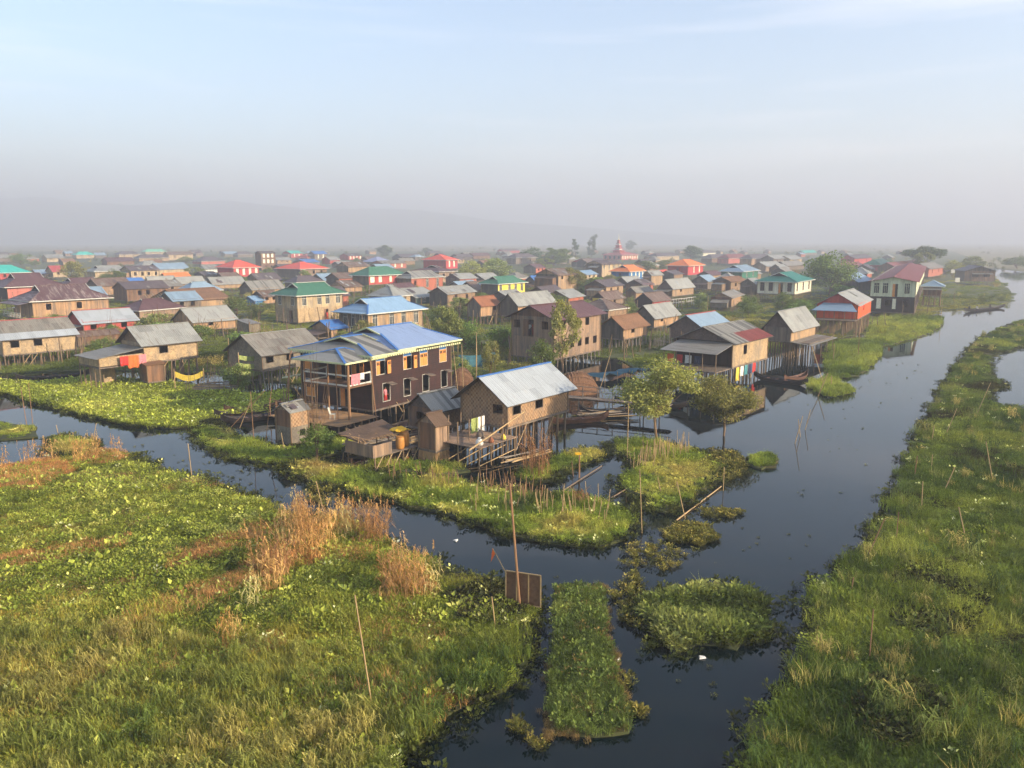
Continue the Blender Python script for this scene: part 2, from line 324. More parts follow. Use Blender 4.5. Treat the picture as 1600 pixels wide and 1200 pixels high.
# far hills, a low ridge on the left fading into the haze
hv = []; hf = []; nx, ny = 120, 14
for j in range(ny):
    for i in range(nx):
        x = -4000 + 5200*i/(nx-1); y = 3150 + 1500*j/(ny-1)
        prof = np.interp(x, [-4000, -2800, -1900, -1100, -400, 250, 800, 1200], [205, 215, 200, 175, 140, 85, 30, 0])
        e = math.sin(math.pi*min(1, j/(ny-1)*1.6+0.0)) if j < ny-1 else 0
        z = prof*max(0, e)*(0.75+0.4*float(N1(x, y, 420.0))) - 2
        hv.append((x, y, min(z, 226))); 
for j in range(ny-1):
    for i in range(nx-1): a = j*nx+i; hf.append((a, a+1, a+nx+1, a+nx))
me = bpy.data.meshes.new('hills'); me.from_pydata(hv, [], hf); me.update(); kind(obj('hills', me, M['g_hill'], smooth=True), 'structure')

# haze: one even volume round everything
hb = MB(); hb.box(BX0, BX1, BY0, BY1, -1.5, BZ1)
hm = bpy.data.materials.new('haze'); hm.use_nodes = True; hn = hm.node_tree
hn.nodes.remove(hn.nodes['Principled BSDF']); pv = hn.nodes.new('ShaderNodeVolumePrincipled')
pv.inputs['Color'].default_value = (*HAZE_COL, 1); pv.inputs['Density'].default_value = HAZE_DENS; pv.inputs['Anisotropy'].default_value = HAZE_G
hn.links.new(pv.outputs[0], hn.nodes['Material Output'].inputs['Volume'])
hz = hb.build('haze', hm); kind(hz, 'stuff', 'thin morning haze lying over the whole marsh village', 'haze')

# ------------------------------------------------------------------ plants: prototypes
def leaf_mat(key, base=None, inst=True, trans=0.35, var=0.5):
    t = NT(key); g = t.new('ShaderNodeNewGeometry'); rnd = g.outputs['Random Per Island']
    if inst:
        at = t.new('ShaderNodeAttribute', attribute_type='INSTANCER', attribute_name='tint'); c = at.outputs['Color']
    else: c = base
    k = t.ramp(rnd, [(0.0, (1-var,)*3), (0.6, (1.0,)*3), (1.0, (1+var*0.9,)*3)])
    if not inst:
        oi = t.new('ShaderNodeObjectInfo'); hs = t.new('ShaderNodeHueSaturation'); hs.inputs['Color'].default_value = (*base, 1)
        t.l(t.math('ADD', t.math('MULTIPLY', oi.outputs['Random'], 0.025), 0.475), hs.inputs['Hue']); t.l(t.math('ADD', t.math('MULTIPLY', oi.outputs['Random'], 0.4), 0.8), hs.inputs['Value']); c = hs.outputs[0]
    col = t.mix(1.0, c, k, 'MULTIPLY')
    df = t.new('ShaderNodeBsdfDiffuse'); tr = t.new('ShaderNodeBsdfTranslucent'); mx = t.new('ShaderNodeMixShader'); mx.inputs[0].default_value = trans
    t.l(col, df.inputs[0]); t.l(t.mix(1.0, col, (1.0, 1.05, 0.6), 'MULTIPLY'), tr.inputs[0]); t.l(df.outputs[0], mx.inputs[1]); t.l(tr.outputs[0], mx.inputs[2])
    t.l(mx.outputs[0], t.n['Material Output'].inputs['Surface']); t.n.remove(t.b); M[key] = t.m
leaf_mat('veg'); leaf_mat('leaf_olive', lin('#a0a25c'), False); leaf_mat('leaf_green', lin('#748a48'), False); leaf_mat('leaf_dark', lin('#5c6e46'), False); leaf_mat('leaf_pale', lin('#8e9a5a'), False); leaf_mat('straw', lin('#b08c5c'), False)
PROT = bpy.data.collections.new('plant_prototypes')
def np_mesh(name, v, f, mat):
    me = bpy.data.meshes.new(name); me.from_pydata([tuple(p) for p in v], [], f); me.materials.append(mat); me.update(); return me
def blade(v, f, p, d, h, w, bend, seg=2, rnd=random):
    side = Vector((-d.y, d.x, 0)).normalized() if d.length > 1e-5 else Vector((1, 0, 0)); d = d.normalized() if d.length > 1e-5 else Vector((0, 1, 0)); n = len(v)
    for k in range(seg+1):
        s = k/seg; c = p + d*(bend*s*s*h) + Vector((0, 0, h*(s-0.25*min(1, bend)*s*s))); ww = w*(1-s)**0.7
        if k < seg: v += [c-side*ww/2, c+side*ww/2]
        else: v.append(c)
    for k in range(seg-1): f.append((n+2*k, n+2*k+1, n+2*k+3, n+2*k+2))
    f.append((n+2*seg-2, n+2*seg-1, n+2*seg))
def rdir(): a = random.uniform(0, 2*math.pi); return Vector((math.cos(a), math.sin(a), 0))
def proto_grass(n, r, h0, h1, w, bend):
    v, f = [], []
    for _ in range(n):
        p = rdir()*r*math.sqrt(random.random()); blade(v, f, p, rdir()+p*0.6, random.uniform(h0, h1), w*random.uniform(0.7, 1.3), random.uniform(0.1, bend))
    return v, f
def proto_broad(n, r, h0, h1, s):
    v, f = [], []
    for _ in range(n):
        d = rdir(); p = d*r*math.sqrt(random.random()); h = random.uniform(h0, h1); sz = s*random.uniform(0.6, 1.25)
        blade(v, f, p*0.5, d, h, 0.02, 0.4, 1); c = p + Vector((0, 0, h*0.8)); tilt = random.uniform(0.2, 1.3)
        up = d*math.cos(tilt)+Vector((0, 0, math.sin(tilt))); sd_ = Vector((-d.y, d.x, 0)); m = len(v); nr = up.cross(sd_)*0.12*sz
        v += [c, c+sd_*sz*0.42+up*sz*0.45+nr, c+up*sz*1.1, c-sd_*sz*0.42+up*sz*0.45+nr]; f += [(m, m+1, m+2), (m, m+2, m+3)]
    return v, f
def proto_reed(n, r, h0, h1, plume=True, droop=0.5):
    v, f = [], []
    for _ in range(n):
        d = rdir(); p = d*r*math.sqrt(random.random()); h = random.uniform(h0, h1); ln = random.uniform(0.05, 0.28); top = p+d*ln*h*0.6+Vector((0, 0, h))
        blade(v, f, p, d, h, 0.03, ln, 3)
        for k in range(random.randint(4, 7)):
            s = random.uniform(0.2, 0.85); q = p+d*ln*h*0.6*s*s+Vector((0, 0, h*s)); dd = rdir(); m = len(v); L = random.uniform(0.3, 0.75); sd_ = Vector((-dd.y, dd.x, 0))*0.018
            v += [q-sd_, q+sd_, q+dd*L*0.5+sd_+Vector((0, 0, L*0.3)), q+dd*L*0.5-sd_+Vector((0, 0, L*0.3)), q+dd*L+Vector((0, 0, -L*droop*random.random()))]; f += [(m, m+1, m+2, m+3), (m+3, m+2, m+4)]
        if plume:
            for k in range(14):
                q = top+Vector((0, 0, -random.uniform(0, 0.45))); dd = rdir()*random.uniform(0.05, 0.14)+Vector((0, 0, -0.03)); m = len(v); sd_ = Vector((-dd.y, dd.x, 0)).normalized()*0.02
                v += [q-sd_, q+sd_, q+dd+Vector((0, 0, 0.12))]; f.append((m, m+1, m+2))
    return v, f
PIDX = {}
def add_proto(key, vf):
    me = np_mesh('plant_'+key, *vf, M['veg']); o = bpy.data.objects.new('p%02d_%s' % (len(PIDX), key), me); PROT.objects.link(o); PIDX[key] = len(PIDX)
for i in range(3): add_proto('grass%d' % i, proto_grass(60, 0.45, 0.25, 0.6, 0.035, 0.8))
for i in range(3): add_proto('tall%d' % i, proto_grass(50, 0.4, 0.5, 1.15, 0.035, 0.6))
for i in range(3): add_proto('hyac%d' % i, proto_broad(26, 0.4, 0.12, 0.4, 0.17))
for i in range(2): add_proto('big%d' % i, proto_broad(7, 0.3, 0.25, 0.55, 0.26))
for i in range(3): add_proto('reed%d' % i, proto_reed(7, 0.4, 1.2, 2.5))
for i in range(2): add_proto('leafreed%d' % i, proto_reed(12, 0.4, 0.8, 1.5, False, 0.9))
for i in range(3): add_proto('wgrass%d' % i, proto_grass(300, 0.95, 0.14, 0.38, 0.028, 1.0))
for i in range(3): add_proto('wtall%d' % i, proto_grass(220, 0.9, 0.3, 0.75, 0.028, 0.8))
for i in range(3): add_proto('whyac%d' % i, proto_broad(160, 0.95, 0.1, 0.3, 0.115))
def bushy(n, rx, rz, s, seed):
    rr = random.Random(seed); v, f = [], []
    cl = [Vector((rr.gauss(0, .5)*rx, rr.gauss(0, .5)*rx, rz*(0.15+0.85*rr.random()))) for _ in range(14)]
    for _ in range(n):
        c = rr.choice(cl); p = c+Vector((rr.gauss(0, .22)*rx, rr.gauss(0, .22)*rx, rr.gauss(0, .16)*rz)); p.z = max(0.02, p.z)
        a = Vector((rr.gauss(0, 1), rr.gauss(0, 1), rr.gauss(0, 1))).normalized(); b_ = a.orthogonal().normalized(); s2 = s*rr.uniform(.6, 1.3); m = len(v)
        v += [p-a*s2, p+b_*s2*.5, p+a*s2, p-b_*s2*.5]; f.append((m, m+1, m+2, m+3))
    return v, f
for i in range(3): add_proto('scrub%d' % i, bushy(700, 1.2, 1.7, 0.11, i))

def scatter_group():
    ng = bpy.data.node_groups.new('scatter', 'GeometryNodeTree')
    ng.interface.new_socket('Geometry', in_out='INPUT', socket_type='NodeSocketGeometry'); ng.interface.new_socket('Geometry', in_out='OUTPUT', socket_type='NodeSocketGeometry')
    n = ng.nodes; gi = n.new('NodeGroupInput'); go = n.new('NodeGroupOutput'); ip = n.new('GeometryNodeInstanceOnPoints'); ci = n.new('GeometryNodeCollectionInfo')
    ci.inputs['Collection'].default_value = PROT; ci.inputs['Separate Children'].default_value = True; ci.inputs['Reset Children'].default_value = True
    def attr(nm, ty): a = n.new('GeometryNodeInputNamedAttribute'); a.data_type = ty; a.inputs['Name'].default_value = nm; return a.outputs['Attribute']
    er = n.new('FunctionNodeEulerToRotation'); L = ng.links.new
    L(gi.outputs[0], ip.inputs['Points']); L(ci.outputs[0], ip.inputs['Instance']); ip.inputs['Pick Instance'].default_value = True
    L(attr('idx', 'INT'), ip.inputs['Instance Index']); L(attr('rot', 'FLOAT_VECTOR'), er.inputs[0]); L(er.outputs[0], ip.inputs['Rotation']); L(attr('scl', 'FLOAT_VECTOR'), ip.inputs['Scale'])
    L(ip.outputs[0], go.inputs[0]); return ng
SCAT = scatter_group()
def scatter(name, label, cat, P, rot, scl, idx, tint):
    me = bpy.data.meshes.new(name); n = len(P); me.vertices.add(n); me.vertices.foreach_set('co', np.asarray(P, np.float32).ravel())
    for nm, ty, arr, key in (('rot', 'FLOAT_VECTOR', rot, 'vector'), ('scl', 'FLOAT_VECTOR', scl, 'vector'), ('idx', 'INT', idx, 'value'), ('tint', 'FLOAT_COLOR', tint, 'color')):
        a = me.attributes.new(nm, ty, 'POINT'); a.data.foreach_set(key, np.ascontiguousarray(arr, np.int32 if ty == 'INT' else np.float32).ravel())
    o = obj(name, me); md = o.modifiers.new('scatter', 'NODES'); md.node_group = SCAT
    return kind(o, 'stuff', label, cat)
def sample(poly, n, wpow=0.0, ymax=1e9, ymin=-1e9):
    pa = np.array(poly); x0, y0 = pa.min(0); x1, y1 = pa.max(0); y1 = min(y1, ymax); y0 = max(y0, ymin); xs, ys, tot = [], [], 0
    while tot < n:
        m = n*4
        if wpow:   # more points near the viewer, the same number per picture area
            e = (1-wpow) or 1e-3; lo, hi = max(y0, 3)**e, y1**e; y = (lo+(hi-lo)*RNG.random(m))**(1/e)
        else: y = y0+(y1-y0)*RNG.random(m)
        x = x0+(x1-x0)*RNG.random(m); k = inside(poly, x, y) & (np.abs(x) < 0.72*y+6); xs.append(x[k]); ys.append(y[k]); tot += int(k.sum())
        if k.sum() == 0: break
    x = np.concatenate(xs)[:n]; y = np.concatenate(ys)[:n]; return x, y
def C3(*hx): return np.array([lin(h) for h in hx])
def veg(name, label, cat, polys_n, pick, tintf, sc0, sc1, z=0.1, zscale=None, wpow=0.0, ymax=1e9, ymin=-1e9, keep=None, inset=0.0):
    X, Y = [], []
    for p, n in polys_n:
        pg = LAND[p] if isinstance(p, str) else p; x, y = sample(pg, n, wpow, ymax, ymin)
        if inset:
            k = np.ones(len(x), bool)
            for q in range(6): k &= inside(pg, x+inset*math.cos(q*1.047), y+inset*math.sin(q*1.047))
            x, y = x[k], y[k]
        X.append(x); Y.append(y)
    x = np.concatenate(X); y = np.concatenate(Y)
    if keep is not None: k = keep(x, y); x, y = x[k], y[k]
    n = len(x); idx = pick(x, y); t = np.clip(tintf(x, y)*(0.95+0.7*RNG.random((n, 1)))*np.array([1.28, 1.18, 1.05]), 0, .75); t4 = np.concatenate([t, np.ones((n, 1))], 1)
    s = sc0+(sc1-sc0)*RNG.random(n); s = s*(0.75+0.5*N3(x, y, 5.0)); zs = s*(zscale(x, y) if zscale else 1.0)
    scl = np.stack([s, s, zs], 1); rot = np.stack([RNG.normal(0, .08, n), RNG.normal(0, .08, n), RNG.random(n)*6.283], 1)
    return scatter(name, label, cat, np.stack([x, y, np.full(n, z)], 1), rot, scl, idx, t4)
def choose(keys, probs=None):
    ks = np.array([PIDX[k] for k in keys]); return lambda x, y: RNG.choice(ks, len(x), p=probs)
def blend(cols, f):     # piecewise colour by a 0..1 field
    f = np.clip(f, 0, 0.999)*(len(cols)-1); i = f.astype(int); a = (f-i)[:, None]; return cols[i]*(1-a)+cols[i+1]*a
wg, wt, wh = (['w%s%d' % (k, i) for i in range(3)] for k in ('grass', 'tall', 'hyac'))
g3 = ['grass0', 'grass1', 'grass2']; t3 = ['tall0', 'tall1', 'tall2']; h3 = ['hyac0', 'hyac1', 'hyac2']; r3 = ['reed0', 'reed1', 'reed2']; b2 = ['big0', 'big1']; l2 = ['leafreed0', 'leafreed1']
GREEN = C3('#3f5228', '#56682e', '#6f7e38', '#929a4c'); MIXED = C3('#55652c', '#757c34', '#979444', '#a48c4c'); DRY = C3('#a3804f', '#b49060', '#c2a274', '#a5784a'); DEEP = C3('#2f3a20', '#43502a', '#586634', '#6b7440'); LIME = C3('#7d8c34', '#9aa83e', '#a8ad48')
def meadow_tint(x, y):
    base = blend(MIXED, N1(x, y, 7.0)*1.5-0.3+np.clip((-x-8)*.012, -.25, .2)); wet = N2(x+40, y, 7.0); base = np.where((wet > 0.62)[:, None], blend(DEEP, N1(x, y, 3.0)), base)
    dry = N3(x*0.6+y*0.5, y*1.6, 6.0); return np.where((dry > 0.62)[:, None], blend(DRY, N2(x, y, 4.0))*0.85, base)
near = plan([(-100,1300),(-100,960),(120,960),(300,990),(480,900),(700,960),(840,1000),(840,1300)])
veg('meadow_grass', 'matted green and straw coloured grass covering the big floating meadow', 'grass', [('floating_meadow', 4200)], choose(wg+wt, [.27]*3+[.19/3]*3), meadow_tint, 0.75, 1.2, inset=.75, wpow=1.1, zscale=lambda x, y: np.where(y > 34, 0.55, .9))
veg('meadow_hyacinth', 'broad pale leaves of water hyacinth dotted over the floating meadow', 'water hyacinth', [('floating_meadow', 2900)], choose(wh+b2, [.3, .3, .3, .05, .05]), lambda x, y: blend(C3('#56642c', '#727f36', '#8d9646', '#b8b872'), .6*RNG.random(len(x))**1.5+.4*N1(x, y, 5.0)), 0.7, 1.15, z=0.14, wpow=1.1, inset=.7, keep=lambda x, y: (N2(x+9, y, 6.0) < 0.62) | (y > 38))
veg('meadow_reeds', 'leafy half dry reeds in the corner of the meadow nearest the viewer', 'reeds', [('floating_meadow', 2600)], choose(l2+t3, [.25, .25, .17, .17, .16]), lambda x, y: blend(C3('#4a5c2c', '#6f783c', '#948c54', '#a0865a'), N1(x+5, y, 4.0)*1.4-0.42+np.clip((-x-6)*.03, -.1, .3)), 0.42, .8, wpow=1.0, ymax=40, keep=lambda x, y: (y < 28.5+6*N2(x, y, 8.0)-0.15*(x+8)) )
dryp = [plan(p) for p in ([(395,945),(425,850),(470,815),(560,830),(600,850),(560,880),(470,890),(420,950)], [(590,945),(620,890),(680,900),(685,935),(650,950)], [(0,770),(0,735),(80,722),(115,738),(60,770)], [(115,728),(150,708),(200,712),(180,728)])]
veg('dry_reeds', 'tall straw coloured reeds with feathery plumes along the meadow edge', 'reeds', [(dryp[0], 38), (dryp[1], 8), (dryp[2], 5), (dryp[3], 6), (plan([(330,1000),(380,900),(440,860),(460,880),(400,960),(350,1060)]), 6)], choose(r3), lambda x, y: blend(DRY, RNG.random(len(x))), 0.75, 1.2)
rust = [plan(p) for p in ([(0,878),(70,858),(190,845),(200,862),(90,882),(0,900)], [(170,985),(260,940),(400,895),(440,905),(330,950),(200,1000)], [(255,880),(330,850),(440,815),(440,840),(340,875),(270,897)], [(320,935),(420,870),(480,850),(470,880),(400,930)], [(0,1110),(90,1060),(300,1020),(420,980),(430,1010),(250,1080),(60,1160)], [(560,985),(640,960),(700,1010),(640,1060),(580,1040)])]
veg('dry_litter', 'flattened rusty straw and dead stems matted in streaks over the meadow', 'straw', [(dryp[0], 90), (dryp[1], 30), (dryp[2], 260), (dryp[3], 50), (rust[0], 90), (rust[1], 120), (rust[2], 90), (rust[3], 90), (rust[4], 90), (rust[5], 40)], choose(wg+g3, [.2]*3+[.4/3]*3), lambda x, y: blend(C3('#8a6440', '#a57c50', '#b48c60', '#94683c'), N2(x, y, 3.0)), .5, .85, z=.22)
veg('bank_tufts', 'coarse grey green and straw tufts standing out of the bank grass', 'grass', [('reed_bank', 800)], choose(t3+l2+h3, [.2, .2, .2, .1, .1, .07, .07, .06]), lambda x, y: blend(C3('#46582f', '#5f6c3c', '#7c804c', '#968a58'), RNG.random(len(x))**1.3), .55, 1.0, wpow=1.3, inset=.4)
veg('glint_leaves', 'single upright leaves painted pale as sun glints above the green carpet', 'water hyacinth', [('floating_meadow', 330), ('hyacinth_meadow', 160), ('garden_strip', 50), ('reed_bank', 150)], choose(b2), lambda x, y: blend(C3('#a8ac64', '#d8d49a'), RNG.random(len(x))), .35, .65, z=.22, wpow=1.1)  # specular leaf flecks put into the pale colour of extra clumps
veg('bank_grass', 'thick rough green grass covering the right hand bank', 'grass', [('reed_bank', 6500)], choose(wg+wt+wh, [.15]*3+[.09]*3+[.28/3]*3), lambda x, y: np.where((N2(x, y+11, 5.0) > 0.66)[:, None], blend(C3('#2c2c1c', '#3c3c24', '#4a4a2a'), N1(x, y, 3.0)), blend(GREEN*.88, N1(x, y, 4.0)*1.7-0.35)), 0.8, 1.3, wpow=1.3, inset=.8, zscale=lambda x, y: .35+1.5*N3(x, y, 2.6)**2.5)
dk = [plan(ell(1465, 950, 75, 62, 16, .3, 9)), plan(ell(765, 955, 62, 32, 14, .3, 4)), plan(ell(1400, 1120, 60, 45, 14, .3, 6))]
veg('dark_hyacinth', 'dark brownish green hyacinth leaves in hollows among the grass', 'water hyacinth', [(dk[0], 600), (dk[1], 240), (dk[2], 240)], choose(h3), lambda x, y: blend(C3('#262818', '#3a3a20', '#565a34', '#7c8050'), RNG.random(len(x))**2), 0.8, 1.1, z=0.2, zscale=lambda x, y: .75+0*x)
veg('islet_grass', 'bright green grass on the garden strips and islets amid the water', 'grass', [('garden_strip', 2600), ('grass_spit', 900), ('marsh_islet', 1300), ('round_islet', 420), ('reed_islet', 480), ('shore_islet', 300), ('grass_islet', 340), ('hut_islet', 260)], choose(g3+t3+h3+b2, [.13]*3+[.07]*3+[.1]*3+[.05]*2), lambda x, y: blend(C3('#3f4a26', '#5c6e2e', '#7f8e3c', '#a09c54', '#8a7a4c'), N1(x, y, 2.6)*1.5-0.28), 0.6, 1.1, inset=.35, zscale=lambda x, y: .25+1.3*N2(x, y, 1.8)**2.5)
veg('bed_plants', 'low leafy crop growing on the rectangular floating garden bed', 'crop', [('garden_bed', 1100)], choose(g3+h3, [.17, .17, .16, .17, .17, .16]), lambda x, y: np.where((RNG.random(len(x)) < 0.06)[:, None], blend(C3('#6b5f3a', '#7c6e44'), RNG.random(len(x))), blend(DEEP*1.25, N1(x, y, 2.0)*1.3-0.1)), 0.4, 0.7, inset=.05)
edge = [(p[0], p[1]) for p in LAND['garden_bed']]
ex, ey = np.array(edge).T; k = RNG.integers(0, len(ex), 420); ks = np.array([PIDX[q] for q in g3])
ex = ex[k]+RNG.normal(0, .12, 420); ey = ey[k]+RNG.normal(0, .12, 420); kk = N2(ex, ey, 1.5) > .56; ey = np.where(kk, ey, -60.0)
scatter('bed_straw', 'withered brown straw fringing the rectangular garden bed', 'straw', np.stack([ex, ey, np.full(420, .05)], 1), np.stack([RNG.normal(0, .3, 420), RNG.normal(0, .3, 420), RNG.random(420)*6.28], 1), np.stack([RNG.uniform(.25, .45, 420)]*3, 1), RNG.choice(ks, 420), np.concatenate([blend(C3('#7a6440', '#a08658', '#8c7850'), RNG.random(420)), np.ones((420, 1))], 1))
veg('island_hyacinth', 'dense dark green water hyacinth mounded on the floating island', 'water hyacinth', [('hyacinth_island', 1500)], choose(h3+g3+t3, [.3]*3+[.025]*3+[.025/3]*3), lambda x, y: blend(C3('#3a4424', '#4f5c2e', '#6c7640', '#8a8f58'), N1(x, y, 2.0)*1.6-0.3), 0.6, 1.2, z=0.06, inset=.25, zscale=lambda x, y: .45+1.1*N2(x, y, 1.6)**2)
weeds = [plan(p) for p in (ell(1078, 836, 42, 17, 16, .3, 1), ell(1125, 803, 32, 7, 12, .3, 2), ell(1030, 870, 55, 22, 14, .4, 3), ell(985, 945, 28, 40, 14, .4, 4), ell(1130, 725, 35, 26, 14, .3, 5), ell(735, 970, 105, 60, 12, .3, 6), ell(510, 775, 45, 18, 14, .3, 8), ell(992, 1116, 16, 10, 10, .3, 9), ell(812, 1142, 12, 9, 10, .3, 10), ell(838, 1166, 12, 6, 10, .3, 11), ell(978, 1068, 10, 12, 10, .3, 12))]
veg('floating_weed', 'sparse rafts of floating weed drifting on the open water', 'water weed', [(weeds[0], 260), (weeds[1], 60), (weeds[2], 65), (weeds[3], 70), (weeds[4], 200), (weeds[6], 40), (weeds[7], 16), (weeds[8], 9), (weeds[9], 7), (weeds[10], 9)], choose(h3), lambda x, y: blend(C3('#4a4c28', '#6a6a36', '#8a8048'), RNG.random(len(x))), 0.45, 0.8, z=0.0)
wat = plan([(620,870),(860,930),(870,1130),(1000,1190),(1130,1150),(1230,950),(1400,700),(1480,560),(1380,560),(1300,640),(1210,700),(1150,790),(1010,860),(830,850)])
veg('drifting_weed', 'scattered single weed leaves adrift on the channel', 'water weed', [(wat, 60), (plan([(160,690),(300,700),(450,750),(440,790),(330,740),(200,700)]), 50), (plan([(1200,630),(1430,560),(1400,700),(1230,800)]), 22)], choose(h3), lambda x, y: blend(C3('#3a3c24', '#5c5e34'), RNG.random(len(x))), 0.1, 0.35, z=-0.04)
def shore_fringe(n=2600):
    xs, ys = [], []
    for nm in ('floating_meadow', 'reed_bank', 'garden_strip', 'hyacinth_island', 'marsh_islet', 'grass_spit', 'hyacinth_meadow', 'reed_islet', 'grass_islet'):
        p = np.array(LAND[nm]); q = np.roll(p, -1, 0); L = np.hypot(*(q-p).T); c = np.cumsum(L); m = int(min(900, c[-1]*5)); i = np.searchsorted(c, RNG.random(m)*c[-1]); a = RNG.random((m, 1)); w = p[i]*(1-a)+q[i]*a+RNG.normal(0, .35, (m, 2)); k = (w[:, 1] > 18) & (w[:, 1] < 140) & (np.abs(w[:, 0]) < .72*w[:, 1]+4); xs.append(w[k])
    w = np.concatenate(xs); m = len(w)
    scatter('shore_hyacinth', 'dark leafy fringe of hyacinth along every water edge', 'water hyacinth', np.stack([w[:, 0], w[:, 1], np.full(m, -.02)], 1), np.stack([RNG.normal(0, .1, m), RNG.normal(0, .1, m), RNG.random(m)*6.28], 1), np.stack([RNG.uniform(.5, 1.0, m)]*3, 1), RNG.choice(np.array([PIDX[k] for k in h3]), m), np.concatenate([blend(C3('#33381e', '#4c5228', '#6c7038'), RNG.random(m)), np.ones((m, 1))], 1))
shore_fringe()
veg('hyacinth_field', 'bright yellow green hyacinth carpet before the left hand houses', 'water hyacinth', [('hyacinth_meadow', 4200)], choose(h3+b2+g3, [.2, .2, .2, .1, .1, .07, .07, .06]), lambda x, y: blend(C3('#5c6a2b', '#788437', '#909a44', '#a6a85a'), N1(x, y, 8.0)*1.4-0.2), 0.8, 1.2, wpow=1.0, zscale=lambda x, y: .8+0*x)
veg('shore_grass', 'soft green marsh grass on the points beside the canal', 'grass', [('shore_meadow', 900), ('shore_meadow2', 420), ('shore_point', 900)], choose(g3+t3, [.22]*3+[.34/3]*3), lambda x, y: blend(GREEN, N1(x, y, 7.0)*1.4-0.1), 1.0, 1.5, zscale=lambda x, y: .4+.7*N2(x, y, 6.0)**2)
# ------------------------------------------------------------------ houses
UNIT = {}
def unit_post(mat):
    if mat not in UNIT:
        m = MB(); m.tube((0, 0, 0), (0, 0, 1), 1.0, 0.85, 6); me = m.mesh('post_'+mat); me.materials.append(M[mat]); UNIT[mat] = me
    return UNIT[mat]
def post(name, p0, p1, r, mat, parent=None):
    p0, p1 = Vector(p0), Vector(p1); d = p1-p0; o = obj(name, unit_post(mat), None, parent)
    o.location = p0; o.rotation_mode = 'QUATERNION'; o.rotation_quaternion = d.to_track_quat('Z', 'Y'); o.scale = (r, r, d.length); return o
FOOT = []
TH = 0.07
def wall_mb(L, z0, z1, holes):
    """boards in the XZ plane at y 0..TH with openings left out"""
    m = MB(); xs = sorted({0.0, L, *[h[0] for h in holes], *[h[1] for h in holes]})
    for a, b_ in zip(xs[:-1], xs[1:]):
        if b_-a < 1e-4: continue
        hs = sorted([(h[2], h[3]) for h in holes if h[0] < (a+b_)/2 < h[1]]); z = z0
        for lo, hi in hs:
            if lo > z+1e-4: m.box(a, b_, 0, TH, z, lo)
            z = max(z, hi)
        if z1 > z+1e-4: m.box(a, b_, 0, TH, z, z1)
    return m
def xf(mb, face, L, W):
    """turn an XZ wall (outside at y=0, looking along +y) onto a side of the house"""
    if face == 'S': g = lambda x, y, z: (x, y, z)
    elif face == 'N': g = lambda x, y, z: (L-x, W-y, z)
    elif face == 'W': g = lambda x, y, z: (y, W-x, z)
    else: g = lambda x, y, z: (L-y, x, z)
    mb.v = [g(*p) for p in mb.v]; return mb
def add_window(par, face, L, W, kind_, x0, x1, z0, z1, frame):
    w, h = x1-x0, z1-z0; t = min(0.055, w*0.08)
    def B(name, mat, boxes, parent):
        m = MB()
        for q in boxes: m.box(*q)
        return xf(m, face, L, W).build(name, M[mat], parent)
    fr = [(x0-t, x0, -0.03, TH+.005, z0-t, z1+t), (x1, x1+t, -0.03, TH+.005, z0-t, z1+t), (x0, x1, -0.03, TH+.005, z1, z1+t), (x0, x1, -0.03, TH+.005, z0-t, z0)]
    if kind_ == 'door':
        wi = B('door', frame or 'w_brown', fr[:3], par); B('door_leaf', 'shutter' if frame else 'w_brown', [(x0, x0+w*.5, .02, .05, z0, z1)], wi); return
    if kind_ == 'hole':
        wi = B('window', 'w_grey', fr, par); B('flap', 'w_grey', [(x0-.05, x1+.05, -.55, -.03, z1+.07, z1+.1)], wi); return
    if kind_ == 'bare': B('window', 'w_dark', [(x0, x1, TH*.3, TH*.6, z1-.05, z1), (x0+w*.48, x0+w*.52, TH*.3, TH*.6, z0, z1-.05)], par); return
    wi = B('window', frame or 'white', fr, par)
    zt = z1-h*0.24
    if kind_ == 'f': B('mullion', frame or 'white', [(x0+w*.31, x0+w*.37, 0, .03, z0, z1), (x0+w*.64, x0+w*.7, 0, .03, z0, z1), (x0, x1, .032, .05, zt-.03, zt+.03)], wi); B('pane', 'glass', [(x0, x1, .052, .06, z0, z1)], wi)
    elif kind_ == 'lit': B('pane', 'litpane', [(x0, x1, .02, .04, z0, z1)], wi)
    elif kind_ in 'co':
        B('transom', frame or 'white', [(x0, x1, -.02, .05, zt-.04, zt)], wi); B('pane', 'bluepane', [(x0, x1, .02, .03, zt, z1)], wi)
        def leaf(a, b_):
            lf = B('shutter', 'shutter', [(a, b_, .0, .04, z0, zt-.04)], wi); q = (b_-a)
            B('pane', 'dark', [(a+q*.15, a+q*.45, -.006, 0, zt-.05-h*.22, zt-.05-h*.06), (a+q*.55, a+q*.85, -.006, 0, zt-.05-h*.22, zt-.05-h*.06)], lf)
        if kind_ == 'c': leaf(x0+.01, x0+w*.49); leaf(x0+w*.51, x1-.01)
        else:
            leaf(x0+.01, x0+w*.45)
            m = MB(); m.box(x1+t*.6, x1+t*.6+w*.42, -.32, -.28, z0, zt-.04); lf = xf(m, face, L, W).build('shutter', M['shutter'], wi)
            B('pane', 'dark', [(x1+t*.6+w*.08, x1+t*.6+w*.2, -.327, -.32, zt-.05-h*.22, zt-.05-h*.06), (x1+t*.6+w*.24, x1+t*.6+w*.36, -.327, -.32, zt-.05-h*.22, zt-.05-h*.06)], lf)
